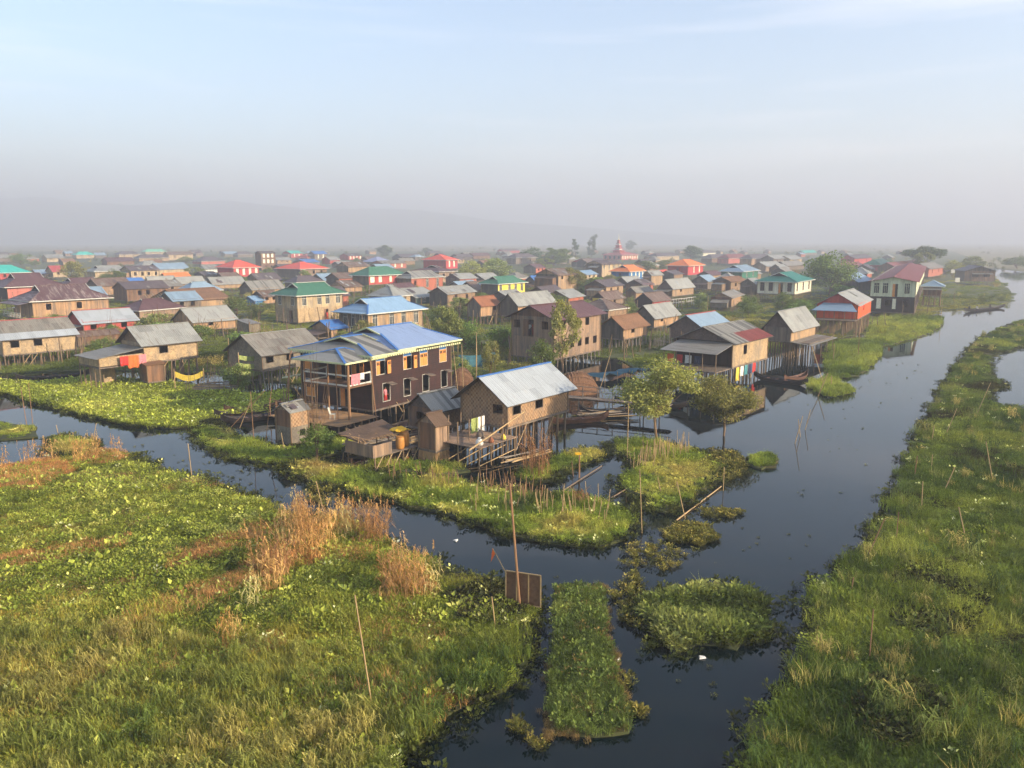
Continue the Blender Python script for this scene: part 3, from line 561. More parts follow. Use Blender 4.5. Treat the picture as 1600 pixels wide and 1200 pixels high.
def gable_roof(par, x0, x1, y0, y1, ze, rise, mat, oe, oy, sheets=None, ridge='x', cap=None, thick=.05, name='roof', lowmat=None, patches=0):
    """two slopes with ridge along x (or y)"""
    P = (lambda a, b_, z: (a, b_, z)) if ridge == 'x' else (lambda a, b_, z: (b_, a, z))
    if ridge == 'y': x0, x1, y0, y1 = y0, y1, x0, x1
    hw = (y1-y0)/2; ym = (y0+y1)/2; s = rise/hw; zl = ze-s*oy; zr = ze+rise; a0, a1 = x0-oe, x1+oe
    rf = None; jr = [0, 0] if sheets else [random.uniform(-.05, .09) for _ in '12']
    for sg in (-1, 1):
        m = MB(); yo = ym+sg*(hw+oy); je = [0, 0] if sheets else [random.uniform(-.09, .05) for _ in '12']
        for dz in (0, -thick):
            m.poly([P(a0, yo, zl+dz+je[0]), P(a1, yo, zl+dz+je[1]), P(a1, ym, zr+dz+jr[1]), P(a0, ym, zr+dz+jr[0])])
        for q in ([(a0, yo, zl+je[0]), (a1, yo, zl+je[1])], [(a1, yo, zl+je[1]), (a1, ym, zr+jr[1])], [(a0, yo, zl+je[0]), (a0, ym, zr+jr[0])]):
            m.poly([P(*q[0]), P(*q[1]), P(q[1][0], q[1][1], q[1][2]-thick), P(q[0][0], q[0][1], q[0][2]-thick)])
        o = m.build(name, M[mat if not sheets else 'w_darkgrey'], par); rf = rf or o
        if sheets:
            sw, nr = sheets[0], sheets[1]; n = max(2, round((a1-a0)/sw)); sw = (a1-a0)/n; Ls = math.hypot(hw+oy, zr-zl)/nr
            key = ('sheet', round(sw, 3), round(Ls, 3), mat, lowmat[0] if lowmat else '')
            if key not in UNIT:
                sm = MB(); k = 8; pts = [(sw*1.03*i/k, 0.018*(i % 2)) for i in range(k+1)]
                for a, b_ in zip(pts[:-1], pts[1:]): sm.poly([(a[0], 0, a[1]), (b_[0], 0, b_[1]), (b_[0], Ls*1.04, b_[1]), (a[0], Ls*1.04, a[1])])
                for a, b_ in zip(pts[:-1], pts[1:]): sm.poly([(a[0], 0, a[1]-.012), (a[0], Ls*1.04, a[1]-.012), (b_[0], Ls*1.04, b_[1]-.012), (b_[0], 0, b_[1]-.012)])
                me = sm.mesh('roof_sheet'); me.materials.append(M[mat]); UNIT[key] = me
                if lowmat: m2 = me.copy(); m2.materials.clear(); m2.materials.append(M[lowmat[0]]); UNIT[key+('low',)] = m2
            ang = math.atan2(zr-zl, hw+oy)
            for i in range(n):
                for r in range(nr):
                    me = UNIT[key+('low',)] if (lowmat and lowmat[1](i/n, r)) else UNIT[key]
                    d = r*Ls; yy = yo-sg*d*math.cos(ang); zz = zl+d*math.sin(ang)+.03+.012*(r % 2)+random.uniform(-.006, .006)
                    o2 = obj('roof_sheet', me, None, o); th = ang
                    # local y of a sheet runs up the slope
                    ux = Vector(P(1, 0, 0)); uy = Vector(P(0, -sg*math.cos(th), math.sin(th))); uz = ux.cross(uy)
                    mt = Matrix((ux, uy, uz)).transposed().to_4x4(); 
                    if uz.z < 0: mt = Matrix((-ux, uy, -uz)).transposed().to_4x4(); off = Vector(P(a0+(i+1)*sw, yy, zz))
                    else: off = Vector(P(a0+i*sw, yy, zz))
                    o2.matrix_local = Matrix.Translation(off) @ mt @ Matrix.Rotation(random.uniform(-.006, .006), 4, 'Z')
    if not sheets and mat[:2] == 'r_' and patches:
        for k in range(patches):
            a = random.uniform(a0+.1, a1-1.2); w_ = random.uniform(.5, 1.1); t0 = random.uniform(0, .55); t1 = t0+random.uniform(.25, .45); yo = ym-(hw+oy); q = []
            for aa, tt in ((a, t0), (a+w_, t0), (a+w_, t1), (a, t1)): q.append(P(aa, yo+(ym-yo)*tt, zl+(zr-zl)*tt+.07+.012*k))
            m = MB(); m.rings([q, [(x, y, z+.02) for x, y, z in q]]); m.build('roof_patch', M[random.choice(('r_rust', 'r_old', 'r_new', 'r_zinc', 'r_dark'))], par)
    m = MB(); m.bar(P(a0-.02, ym, zr+.04+jr[0]), P(a1+.02, ym, zr+.04+jr[1]), .3, .07); m.build('ridge_cap', M[cap or mat], par)
    return rf
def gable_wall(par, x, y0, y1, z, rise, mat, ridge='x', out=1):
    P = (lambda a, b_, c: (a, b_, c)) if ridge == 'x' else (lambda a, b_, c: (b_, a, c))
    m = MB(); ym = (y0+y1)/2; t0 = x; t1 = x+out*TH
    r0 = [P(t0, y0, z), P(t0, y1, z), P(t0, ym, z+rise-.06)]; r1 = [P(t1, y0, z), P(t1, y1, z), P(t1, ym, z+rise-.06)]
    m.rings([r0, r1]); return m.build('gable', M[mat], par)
def hip_roof(par, x0, x1, y0, y1, ze, rise, mat, o, kg=0.62, hipf=1.0, ridge='x', cap=None, gmat='w_dark', fascia='white', endmat=None):
    P = (lambda a, b_, z: (a, b_, z)) if ridge == 'x' else (lambda a, b_, z: (b_, a, z))
    if ridge == 'y': x0, x1, y0, y1 = y0, y1, x0, x1
    X0, X1, Y0, Y1 = x0-o, x1+o, y0-o, y1+o; ym = (Y0+Y1)/2; hw = ym-Y0; zl = ze-.12; H = rise+.12
    xi = min(kg*hw*hipf, (X1-X0)*.42); zg = zl+H*kg; yg = hw*kg
    rf = None; ov = .0 if kg > .97 else .18
    for sg in (-1, 1):
        ye = ym+sg*hw; yk = ym+sg*(hw-yg); m = MB()
        m.poly([P(X0, ye, zl), P(X1, ye, zl), P(X1-xi, yk, zg), P(X1-xi+ov, yk+sg*0.0, zg), P(X1-xi+ov, ym, zl+H), P(X0+xi-ov, ym, zl+H), P(X0+xi-ov, yk, zg), P(X0+xi, yk, zg)])
        q = m.build('roof', M[mat], par); rf = rf or q
    for sx, xe, xk in ((-1, X0, X0+xi), (1, X1, X1-xi)):
        m = MB(); m.poly([P(xe, Y0, zl), P(xe, Y1, zl), P(xk, Y1-yg, zg), P(xk, Y0+yg, zg)]); m.build('roof', M[endmat or mat], par)
        if kg < .97:
            m = MB(); a, b_ = xk, xk-sx*.06; m.rings([[P(a, Y0+yg, zg), P(a, Y1-yg, zg), P(a, ym, zl+H-.05)], [P(b_, Y0+yg, zg), P(b_, Y1-yg, zg), P(b_, ym, zl+H-.05)]]); m.build('gable', M[gmat], par)
            m = MB(); e = xk+sx*(ov+.02)
            for s2 in (-1, 1): m.bar(P(e, ym+s2*(hw-yg+.1), zg-.06), P(e, ym, zl+H+.03), .1, .12)
            m.build('bargeboard', M[fascia], par)
    m = MB(); m.poly([P(X0+.02, Y0+.02, zl-.02), P(X1-.02, Y0+.02, zl-.02), P(X1-.02, Y1-.02, zl-.02), P(X0+.02, Y1-.02, zl-.02)]); m.build('soffit', M['w_brown'], par)
    m = MB(); f = .09
    for a, b_ in (((X0, Y0), (X1, Y0)), ((X1, Y0), (X1, Y1)), ((X1, Y1), (X0, Y1)), ((X0, Y1), (X0, Y0))): m.bar(P(*a, zl-.05), P(*b_, zl-.05), .05, f*2) if False else m.bar(P(*a, zl-.04), P(*b_, zl-.04), .05, .16)
    m.build('fascia', M[fascia], par)
    m = MB()
    m.bar(P(X0+xi-ov, ym, zl+H+.03), P(X1-xi+ov, ym, zl+H+.03), .28, .07)
    for xe, xk in ((X0, X0+xi), (X1, X1-xi)):
        for ye, yk in ((Y0, Y0+yg), (Y1, Y1-yg)): m.bar(P(xe, ye, zl+.03), P(xk, yk, zg+.03), .22, .06)
    m.build('ridge_cap', M[cap or mat], par)
    return rf
def stilts(par, L, W, hf, near, mat, r, foot=-0.8, rows=None, skip=0.0, sp=None):
    sp = sp or {2: 1.05, 1: 1.5, 0: 3.0}[near]; nx = max(2, int(L/sp)+1); ny = rows or {2: 4, 1: 3, 0: 2}[near]
    for i in range(nx):
        for j in range(ny):
            if near == 0 and j > 0 and 0 < i < nx-1: continue
            if random.random() < skip: continue
            x = .12+(L-.24)*i/(nx-1); y = .12+(W-.24)*j/(ny-1); k = .14 if near == 2 else .05
            dx, dy = (random.uniform(-k, k) for _ in '12')
            post('stilt', (x+dx, y+dy, foot), (x, y, hf), r*random.uniform(.75, 1.25), mat, par)
    if near == 2:
        for k in range(2):
            x = random.uniform(.1, .6)*L; post('brace', (x, -.1, .1), (x+hf*random.choice((-1, 1))*.9, -.02, hf+.3), .04, 'bamboo', par)
def house(name, label, B, C, vG, vB, vT, W=None, A=None, hd=38, rise=None, roof='gable', rm='r_zinc', wm='w_tan', S=(), Wf=(), near=1, ridge='x', oe=.45, oy=.5, cap=None, frame=None, gm=None,
          st=1, low=None, group=None, sheets=None, stm='stilt', kg=.62, fascia='white', deck=None, L=None, lowmat=None, wmW=None, porch=None, cat='house', srows=None, stsp=None):
    h = R(hd); e1 = Vector((math.sin(h), math.cos(h), 0)); e2 = Vector((-math.cos(h), math.sin(h), 0)); b0 = G(B, vG)
    hf = max(.25, height_at(b0, vB)); zt = height_at(b0, vT); hw = max(1.2, zt-hf)
    L = L or abs(along(b0, e1, C)); W = W or abs(along(b0, e2, A)); L = max(1.2, L); W = max(1.2, min(W, 16))
    t = thing(name, label, cat, (b0.x, b0.y, 0), math.pi/2-h, group); t['plan'] = [L, W, hf, hw]
    FOOT.append((b0, e1, e2, L, W)); rise = rise or .42*W
    if roof == 'gable':                                  # the eave edge, not the wall head, is what shows under the roof
        half = (W if ridge == 'x' else L)/2; sl_ = .9*rise/(half+oy); rise = sl_*half; hw += sl_*oy
    z1 = hf+hw; t['plan'] = [L, W, hf, hw]
    dk_ = .25
    m = MB(); m.box(-.1, L+.1, -.1, W+.1, hf-.16, hf-.004); m.build('floor', M['w_grey'], t)
    stor = hw/st; gm = gm or wm
    for face, wl, lst in (('S', L, S), ('W', W-2*TH, Wf), ('N', L, ()), ('E', W-2*TH, ())):
        holes, ws = [], []
        for q in lst:
            kd, fr = q[0], q[1]; row = q[2] if len(q) > 2 else st-1; ww = q[3] if len(q) > 3 else (.95 if kd != 'door' else 1.0); ww = min(ww, wl*.3); base = hf+row*stor
            lo, hi = (.0, .82) if kd == 'door' else ((.4, .78) if kd in ('hole', 'bare') else (.22, .86))
            x = fr*wl; qh = (x-ww/2, x+ww/2, base+lo*stor, base+hi*stor); holes.append(qh); ws.append((kd,)+qh)
        for r in range(st):
            hz_ = [q for q in holes if abs((q[2]+q[3])/2-(hf+(r+.5)*stor)) < stor*.5]
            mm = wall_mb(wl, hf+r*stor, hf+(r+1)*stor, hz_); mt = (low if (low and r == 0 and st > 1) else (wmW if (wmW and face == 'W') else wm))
            if face in 'WE': mm.v = [(x+TH, y, z) for x, y, z in mm.v]
            xf(mm, face, L, W).build('wall', M[mt], t)
        for q in ws: off = TH if face in 'WE' else 0; add_window(t, face, L, W, q[0], q[1]+off, q[2]+off, q[3], q[4], frame)
        if near and face in 'SW':
            for x in ((0, wl) if face == 'S' else ()): pass
    if near:
        for i, (x, y) in enumerate(((-.02, -.02), (L+.02, -.02), (-.02, W+.02))): post('corner_post', (x, y, hf-.1), (x, y, z1), .07, stm if near < 2 else 'stilt', t)
    if roof == 'gable':
        gable_roof(t, 0, L, 0, W, z1, rise, rm, oe, oy, sheets, ridge, cap, lowmat=lowmat, patches=random.randint(0, 4) if (near and rm in ('r_zinc', 'r_old', 'r_rust', 'r_dark', 'r_stripe')) else 0)
        if ridge == 'x': gable_wall(t, 0, .02, W-.02, z1, rise, gm); gable_wall(t, L, .02, W-.02, z1, rise, gm, out=-1)
        else: gable_wall(t, 0, .02, L-.02, z1, rise, gm, 'y'); gable_wall(t, W, .02, L-.02, z1, rise, gm, 'y', -1)
    elif roof == 'hip': hip_roof(t, 0, L, 0, W, z1, rise, rm, oy, kg, 1.0, ridge, cap, gm if gm != wm else 'w_dark', fascia)
    elif roof == 'mono':
        m = MB(); o = .25
        a, b_ = [(-o, -o, z1+rise*.1), (L+o, -o, z1+rise*.1), (L+o, W+o, z1+rise), (-o, W+o, z1+rise)], None
        m.rings([a, [(x, y, z+.05) for x, y, z in a]]); m.build('roof', M[rm], t)
        m = MB()
        for x in (0, L-TH): m.rings([[(x, 0, z1), (x, W, z1), (x, W, z1+rise*.9), (x, 0, z1+rise*.08)], [(x+TH, 0, z1), (x+TH, W, z1), (x+TH, W, z1+rise*.9), (x+TH, 0, z1+rise*.08)]])
        m.box(TH, L-TH, W-TH, W, z1, z1+rise*.88); m.build('gable', M[wm], t)
    if hf > .5: stilts(t, L, W, hf-.1, near, stm, .09 if near else .12, rows=srows, sp=stsp)
    if porch is None and near == 1 and roof == 'gable' and cat in ('house', 'hut') and random.random() < .5:
        porch = dict(d=random.uniform(1.5, 2.8), y0=random.uniform(0, .25), y1=random.uniform(.6, 1), drop=random.uniform(.5, .9), fall=random.uniform(.3, .6), rm=random.choice(('r_old', 'r_rust', 'r_zinc', 't_dark')), open_=random.random() < .5, wm=random.choice(('m_brown', 'm_grey', 'w_brown', 'w_tan')))
    if porch: lean_to(t, L, W, hf, z1, **porch)
    return t
def lean_to(t, L, W, hf, z1, side='W', d=2.4, y0=0, y1=1.0, drop=.7, fall=.8, rm='r_old', open_=True, deck=True, wm='m_brown', rail=None, hip=False):
    """porch or lean-to on the W gable end (or along the S side) with posts down to the water"""
    z0 = z1-drop; n = 4
    if side == 'W':
        a, b_ = W*y0, W*y1; P = lambda o, s, z: (-o, a+(b_-a)*s, z)
    else:
        a, b_ = L*y0, L*y1; P = lambda o, s, z: (a+(b_-a)*s, -o, z)
    m = MB(); i0 = 0.16 if hip else -.04
    q = [P(.02, i0, z0), P(.02, 1-i0, z0), P(d+.4, 1.05, z0-fall), P(d+.4, -.05, z0-fall)]; m.rings([q, [(x, y, z+.05) for x, y, z in q]]); m.build('porch_roof', M[rm], t)
    if deck:
        m = MB(); e = [P(.12, 0, hf-.2), P(.12, 1, hf-.2), P(d, 1, hf-.2), P(d, 0, hf-.2)]; m.rings([e, [(x, y, z+.12) for x, y, z in e]]); m.build('porch_floor', M['w_grey'], t)
    for k in range(n+1): post('porch_post', P(d-.1, k/n, -.8), P(d-.05, k/n, z0-fall+.05), .06, 'stilt', t)
    if not open_:
        m = MB(); e = [P(d-.02, .02, hf), P(d-.02, .98, hf), P(d-.08, .98, hf), P(d-.08, .02, hf)]; m.rings([e, [(x, y, z0-fall) for x, y, z in e]]); m.build('porch_wall', M[wm], t)
        for s in (.02, .95):
            m = MB(); e = [P(.1, s, hf), P(d-.1, s, hf), P(d-.1, s+.03, hf), P(.1, s+.03, hf)]; m.rings([e, [(x, y, z0-fall+.15) for x, y, z in e]]); m.build('porch_wall', M[wm], t)
    if rail:
        m = MB()
        for zz in (.45, .9): m.bar(P(d, 0, hf+zz), P(d, 1, hf+zz), .06, .06)
        for k in range(13): m.bar(P(d, k/12, hf), P(d, k/12, hf+.9), .05, .05)
        m.build('railing', M[rail], t)
# ------------------------------------------------------------------ the near houses
f_ = lambda *a: [('f', x) for x in a]; b_ = lambda *a: [('bare', x) for x in a]; h_ = lambda *a: [('hole', x) for x in a]
GN, GF = 'stilt houses close to the channel', 'houses across the middle of the village'
GX = 'far houses at the back of the village'
house('stilt_house', 'beige plank stilt house at the left edge under a long patched grey roof', 8, 121, 576, 555, 532, W=6.5, hd=41, rise=2.4, rm='r_old', wm='m_tan', S=h_(.16, .47), near=2, cap='r_crim', sheets=(.9, 3), lowmat=('r_new', lambda a, r: r == 0), group=GN, gm='m_brown')
house('stilt_house', 'brick red walled house with a smooth light grey roof behind the beige houses', 133, 215, 537, 524, 506, W=6, hd=41, rise=2.0, rm='r_new', wm='p_red', S=b_(.18, .47, .76), cap='r_crim', group=GN)
house('storage_shed', 'low dark shed with a rusty roof beside the brick red house', 124, 188, 546, 539, 531, W=2.6, hd=41, rise=.7, rm='r_rust', wm='w_brown', oe=.2, oy=.3, cat='shed')
MH = house('stilt_house', 'tan mat walled stilt house with grey zinc roof above the bright hyacinth carpet', 229, 311, 602, 566, 541, W=5.2, hd=40, rise=2.2, rm='r_zinc', wm='m_tan', S=h_(.36), near=2, sheets=(.9, 3), group=GN, gm='m_brown', oe=.5)
lean_to(MH, *MH['plan'][:3], MH['plan'][2]+MH['plan'][3], d=5.0, y0=0, y1=.95, drop=.5, fall=.75, rm='r_old', open_=False, wm='m_tan')
house('stilt_house', 'large tan plank house under a white streaked maroon hipped roof', 54, 172, 510, 496, 470, W=9, hd=41, rise=2.6, roof='hip', rm='r_maroonstreak', wm='w_orange', S=b_(.2, .6), oy=.8, group=GN, porch=dict(d=2.2, drop=.2, fall=.5, rm='r_maroonstreak', rail='white'))
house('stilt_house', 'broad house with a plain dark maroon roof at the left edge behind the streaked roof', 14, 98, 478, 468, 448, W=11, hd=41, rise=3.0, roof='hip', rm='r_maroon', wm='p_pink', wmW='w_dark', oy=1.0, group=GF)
house('stilt_house', 'maroon roofed house with one white wall panel right of the broad maroon roof', 105, 172, 466, 457, 448, W=9, hd=41, rise=2.2, roof='hip', rm='r_maroon', wm='w_brown', S=[('lit', .9)], oy=.9, group=GF)
house('stilt_house', 'orange tan house with pale grey roof and small side porch behind the tan mat house', 304, 369, 528, 517, 504, W=6.5, hd=40, rise=2.4, rm='r_zinc', wm='w_orange', S=b_(.4), group=GN, porch=dict(d=3.0, y0=.1, y1=.7, drop=.6, fall=.5))
house('outhouse', 'small pale corrugated shed with flat grey roof beside bamboo stakes', 391, 407, 531, 527, 507, A=372, hd=45, rise=.5, roof='mono', rm='r_old', wm='m_grey', cat='shed')
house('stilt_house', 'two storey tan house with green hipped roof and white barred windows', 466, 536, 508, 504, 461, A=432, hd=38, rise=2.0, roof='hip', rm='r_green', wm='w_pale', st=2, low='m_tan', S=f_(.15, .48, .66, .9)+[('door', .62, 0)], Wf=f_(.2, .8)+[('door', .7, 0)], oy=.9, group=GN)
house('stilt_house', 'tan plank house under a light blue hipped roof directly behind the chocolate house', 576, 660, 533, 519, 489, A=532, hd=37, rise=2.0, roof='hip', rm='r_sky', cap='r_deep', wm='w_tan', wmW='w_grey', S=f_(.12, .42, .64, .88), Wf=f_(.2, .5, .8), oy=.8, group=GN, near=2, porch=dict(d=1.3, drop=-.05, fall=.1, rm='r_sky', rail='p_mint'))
house('bamboo_hut', 'little hut with a bright blue roof behind the long grey roof', 518, 541, 535, 526, 519, W=4.5, hd=38, rise=1.3, rm='r_deep', wm='w_orange', S=b_(.6), cat='hut')
house('stilt_house', 'long low house with weathered grey roof half hidden by the chocolate house', 412, 502, 606, 579, 556, W=6.2, hd=37, rise=2.3, rm='r_old', wm='m_grey', S=h_(.12, .46), near=2, sheets=(.95, 3), group=GN, stm='stilt_grey', cap='r_zinc')
house('bamboo_hut', 'small grey plank hut with striped tin roof between chocolate house and woven house', 678, 727, 693, 672, 645, A=640, hd=38, rise=1.5, rm='r_stripe', wm='m_brown', wmW='w_brown', Wf=b_(.45), near=2, sheets=(.45, 1), oe=.3, oy=.35, cat='hut', gm='m_dark')
TIN = house('stilt_house', 'woven bamboo house on tall stilts under a bright new tin roof with blue ridge', 793, 886, 709, 667.5, 633, A=722, hd=37, rise=2.2, rm='r_new', wm='m_weave', wmW='m_weave', gm='m_weave', S=h_(.14, .5), Wf=b_(.8), near=2, sheets=(.95, 3), cap='r_deep', group=GN, oe=.7, oy=.55)
house('stilt_house', 'big weathered two storey plank house with maroon roof, people in its doorway', 865, 937, 575, 561, 500, A=800, hd=36, rise=1.8, rm='r_maroon', wm='w_weather', wmW='w_weather', st=2, S=[('bare', x, 0) for x in (.22, .38, .54, .7, .88)]+[('bare', .2, 1), ('bare', .7, 1)], Wf=[('door', .4, 1, 1.5), ('bare', .12, 1), ('bare', .8, 1)], near=2, oe=.8, oy=.7, stm='stilt_grey', group=GN, kg=.5, gm='w_brown')
house('bamboo_hut', 'thatched hut on stilts with one tan wall in front of the yellow house', 751, 780, 509, 494, 479, A=731, hd=37, rise=1.9, rm='t_red', wm='w_orange', wmW='w_grey', gm='w_grey', S=b_(.75), near=2, cat='hut', oe=.3, cap='t_red')
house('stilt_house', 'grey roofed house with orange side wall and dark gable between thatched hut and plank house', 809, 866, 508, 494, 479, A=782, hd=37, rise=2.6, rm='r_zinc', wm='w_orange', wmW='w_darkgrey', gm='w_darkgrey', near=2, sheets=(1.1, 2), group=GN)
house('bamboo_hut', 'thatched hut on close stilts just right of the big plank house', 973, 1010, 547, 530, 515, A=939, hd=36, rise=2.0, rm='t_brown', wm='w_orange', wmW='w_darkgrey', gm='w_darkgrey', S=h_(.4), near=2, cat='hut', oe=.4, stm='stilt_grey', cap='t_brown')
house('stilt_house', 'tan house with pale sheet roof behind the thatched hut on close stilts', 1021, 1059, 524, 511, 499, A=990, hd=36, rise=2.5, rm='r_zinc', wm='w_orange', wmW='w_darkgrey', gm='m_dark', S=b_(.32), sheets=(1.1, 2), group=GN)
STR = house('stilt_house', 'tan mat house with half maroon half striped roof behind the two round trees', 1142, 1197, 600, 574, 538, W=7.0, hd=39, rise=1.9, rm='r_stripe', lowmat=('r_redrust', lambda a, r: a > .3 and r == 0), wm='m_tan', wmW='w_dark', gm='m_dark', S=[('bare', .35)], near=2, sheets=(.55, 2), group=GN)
lean_to(STR, *STR['plan'][:3], STR['plan'][2]+STR['plan'][3], d=4.2, y0=0, y1=.9, drop=.15, fall=.75, rm='r_old', open_=True)
house('stilt_house', 'tall grey roofed house on dense stilts behind the maroon and striped roof', 1233, 1272, 562, 534, 519, A=1192, hd=37, rise=3.0, rm='r_zinc', wm='w_tan', wmW='w_grey', gm='m_dark', near=2, sheets=(1.1, 3), group=GN, porch=dict(side='S', d=2.6, drop=1.9, fall=.3, rm='r_old'))
house('bamboo_hut', 'hut with pale blue sheet roof and red ridge behind the striped roof', 1098, 1139, 545, 530, 515, A=1046, hd=38, rise=2.2, rm='r_slate', cap='p_red', wm='m_dark', gm='m_dark', near=1, cat='hut')
OR = house('stilt_house', 'bright orange stilt house with a blue white porch roof beside the canal', 1337, 1358, 527, 499, 478, A=1274, hd=30, rise=2.2, rm='r_zinc', wm='p_orange', gm='p_red', S=[('bare', .45)], near=2, oy=.4, group=GN, stm='stilt')
lean_to(OR, *OR['plan'][:3], OR['plan'][2]+OR['plan'][3], d=2.6, y0=0, y1=1, drop=-.1, fall=1.1, rm='r_slate', open_=True, hip=True)
house('stilt_house', 'pale green two storey house with red gabled roof standing above the canal', 1427, 1442, 498, 489, 441, A=1357, hd=27, rise=1.15, rm='r_redrust', wm='p_mint', low='w_dark', st=2, S=f_(.3, .7)+[('lit', .5, 0)], Wf=f_(.13, .33, .82)+[('door', .55, 1)]+[('lit', .2, 0, .8), ('bare', .4, 0), ('lit', .55, 0, .6), ('bare', .8, 0)], near=2, oy=.6, oe=.6, group=GN, frame='p_mint')
house('stilt_house', 'small orange house on stilts right beside the pale green house', 1468, 1480, 480, 462, 447, A=1441, hd=28, rise=1.2, roof='hip', kg=1, L=6, rm='r_slate', wm='p_orange', wmW='w_brown', S=f_(.4), near=2, oy=.8, group=GN, porch=dict(d=1.6, drop=.4, fall=.5))
house('stilt_house', 'grey and brown house alone on the grassy point by the far canal', 1553, 1563, 447, 439, 424, A=1506, hd=12, rise=2.0, rm='r_dark', wm='w_grey', wmW='w_weather', Wf=[('bare', .35, 0, 2.2), ('bare', .72, 0, 2.2)], oy=.5, oe=1.0, group=GF, L=11)
house('stilt_house', 'cream white house with teal hipped roof and open verandah', 1240, 1266, 477, 460, 440, A=1182, hd=33, rise=2.0, roof='hip', rm='r_teal', wm='p_cream', S=f_(.15, .5, .85), Wf=f_(.13, .36, .87)+[('door', .63)], oy=.8, group=GF, kg=.6, frame='w_brown')
house('stilt_house', 'deep green two storey house with slate blue roof left of the cream house', 1158, 1183, 452, 448, 424, A=1126, hd=34, rise=1.8, roof='hip', rm='r_slate', wm='p_green', st=2, low='w_grey', S=f_(.3, .7), Wf=[('door', .5, 1), ('bare', .5, 0)], oy=.8, group=GF)
house('bamboo_hut', 'grey gabled hut below and left of the green two storey house', 1105, 1119, 458, 451, 440, A=1081, hd=37, rise=2.0, rm='r_slate', wm='w_grey', cat='hut')
house('bamboo_hut', 'narrow tan gabled hut tucked under the cream house', 1178, 1186, 470, 460, 444, A=1156, hd=34, rise=1.6, rm='r_zinc', wm='w_grey', cat='hut', L=6)
house('bamboo_hut', 'low grey hut with a bright tan end wall on the village green', 1142, 1160, 487, 479, 466, A=1110, hd=25, rise=1.3, rm='r_old', wm='w_orange', wmW='w_brown', cat='hut')
house('stilt_house', 'bright yellow house with green hipped roof in the middle of the village', 778, 820, 476, 461, 443, A=752, hd=37, rise=1.6, roof='hip', rm='r_green', wm='p_yellow', wmW='w_darkgrey', S=f_(.1, .42, .65, .88), oy=.7, group=GF)
house('bamboo_hut', 'brown roofed hut with yellow planks behind the big plank house', 946, 974, 487, 481, 469, A=925, hd=37, rise=1.9, rm='r_rust', wm='w_weather', wmW='p_yellow', gm='w_dark', cat='hut', S=b_(.5))
house('bamboo_hut', 'hut with streaky brown roof and crimson wall beside the white fence', 1019, 1046, 490, 481, 472, A=992, hd=37, rise=2.1, rm='r_rust', wm='p_crimson', wmW='w_dark', gm='w_dark', cat='hut')
house('stilt_house', 'tan walled stilt house with wide grey roof behind the white fence', 1050, 1083, 473, 463, 452, A=1028, hd=37, rise=2.7, rm='r_zinc', wm='w_tan', gm='m_dark', wmW='m_dark', S=b_(.4), group=GF, porch=dict(d=2.4, drop=.6, fall=.4))
house('stilt_house', 'grey roofed house in front of the blue painted house', 981, 1004, 460, 450, 444, A=961, hd=37, rise=2.2, rm='r_zinc', wm='w_tan', wmW='w_darkgrey', gm='m_dark', group=GF)
house('bamboo_hut', 'hut with patchy grey roof below the house in front of the blue one', 993, 1019, 473, 466, 458, A=978, hd=37, rise=1.7, rm='r_old', wm='w_orange', wmW='w_brown', gm='m_dark', cat='hut')
house('stilt_house', 'bright blue house with an orange hipped roof', 982, 1006, 448, 437, 424, A=955, hd=36, rise=2.0, roof='hip', rm='r_orange', wm='p_blue', S=[('lit', x, 0, .8) for x in (.18, .45, .68, .9)], Wf=[('bare', .5)], oy=.8, group=GF)
house('stilt_house', 'narrow tall tan house with grey roof right of the bright blue house', 1017, 1030, 452, 446, 431, A=1005, hd=37, rise=1.8, rm='r_zinc', wm='w_tan', wmW='w_grey', group=GF, L=8)
house('bamboo_hut', 'tiny hut with a vivid orange red roof right of the blue house', 1040, 1049, 441, 435, 428, W=5, hd=37, rise=1.5, rm='r_coral', wm='w_tan', cat='hut')
house('stilt_house', 'red house whose roof is part orange part pale blue', 1074, 1098, 438, 430, 415, A=1043, hd=36, rise=2.3, roof='hip', rm='r_orange', wm='p_crimson', S=[('lit', .4), ('lit', .75)], Wf=[('bare', .5)], oy=.9, kg=1.0, group=GF)
house('stilt_house', 'two storey brown house with faded roof behind the thin leafy tree', 872, 902, 469, 455, 430, A=838, hd=37, rise=1.8, rm='r_rust', wm='w_tan', wmW='w_grey', st=2, S=b_(.2, .55, .85), Wf=b_(.2, .5, .8), group=GF, oe=.8)
house('bamboo_hut', 'hut under a sky blue sheet roof right of the yellow house', 838, 850, 456, 448, 443, A=820, hd=37, rise=2.4, rm='r_deep', wm='w_darkgrey', cat='hut', L=9)
house('stilt_house', 'two storey tan house with dark roof and many windows below the red pagoda', 940, 970, 443, 433, 413, A=916, hd=36, rise=1.5, rm='r_dark', wm='w_pale', wmW='w_grey', st=2, S=f_(.12, .37, .62, .87)+[('bare', .5, 0)], Wf=b_(.3, .7), group=GF, oy=.7)
house('bamboo_hut', 'tan hut with pale blue roof left of the tan house with many windows', 916, 933, 445, 437, 429, W=6, hd=37, rise=1.5, rm='r_sky', wm='w_pale', S=b_(.3, .7), cat='hut')
house('stilt_house', 'long red walled house with dark roof at the foot of the pagoda', 925, 953, 422, 417, 410, A=893, hd=37, rise=2.2, rm='r_dark', wm='p_crimson', wmW='w_grey', group=GX)
house('bamboo_hut', 'grey gabled hut left of the yellow house', 757, 781, 452, 445, 437, W=6.5, hd=37, rise=2.2, rm='r_zinc', wm='w_grey', cat='hut')
house('bamboo_hut', 'low hut with blue grey roof left of the yellow house and hut beside it', 722, 750, 462, 456, 450, W=6, hd=37, rise=1.9, rm='r_slate', wm='w_grey', cat='hut')
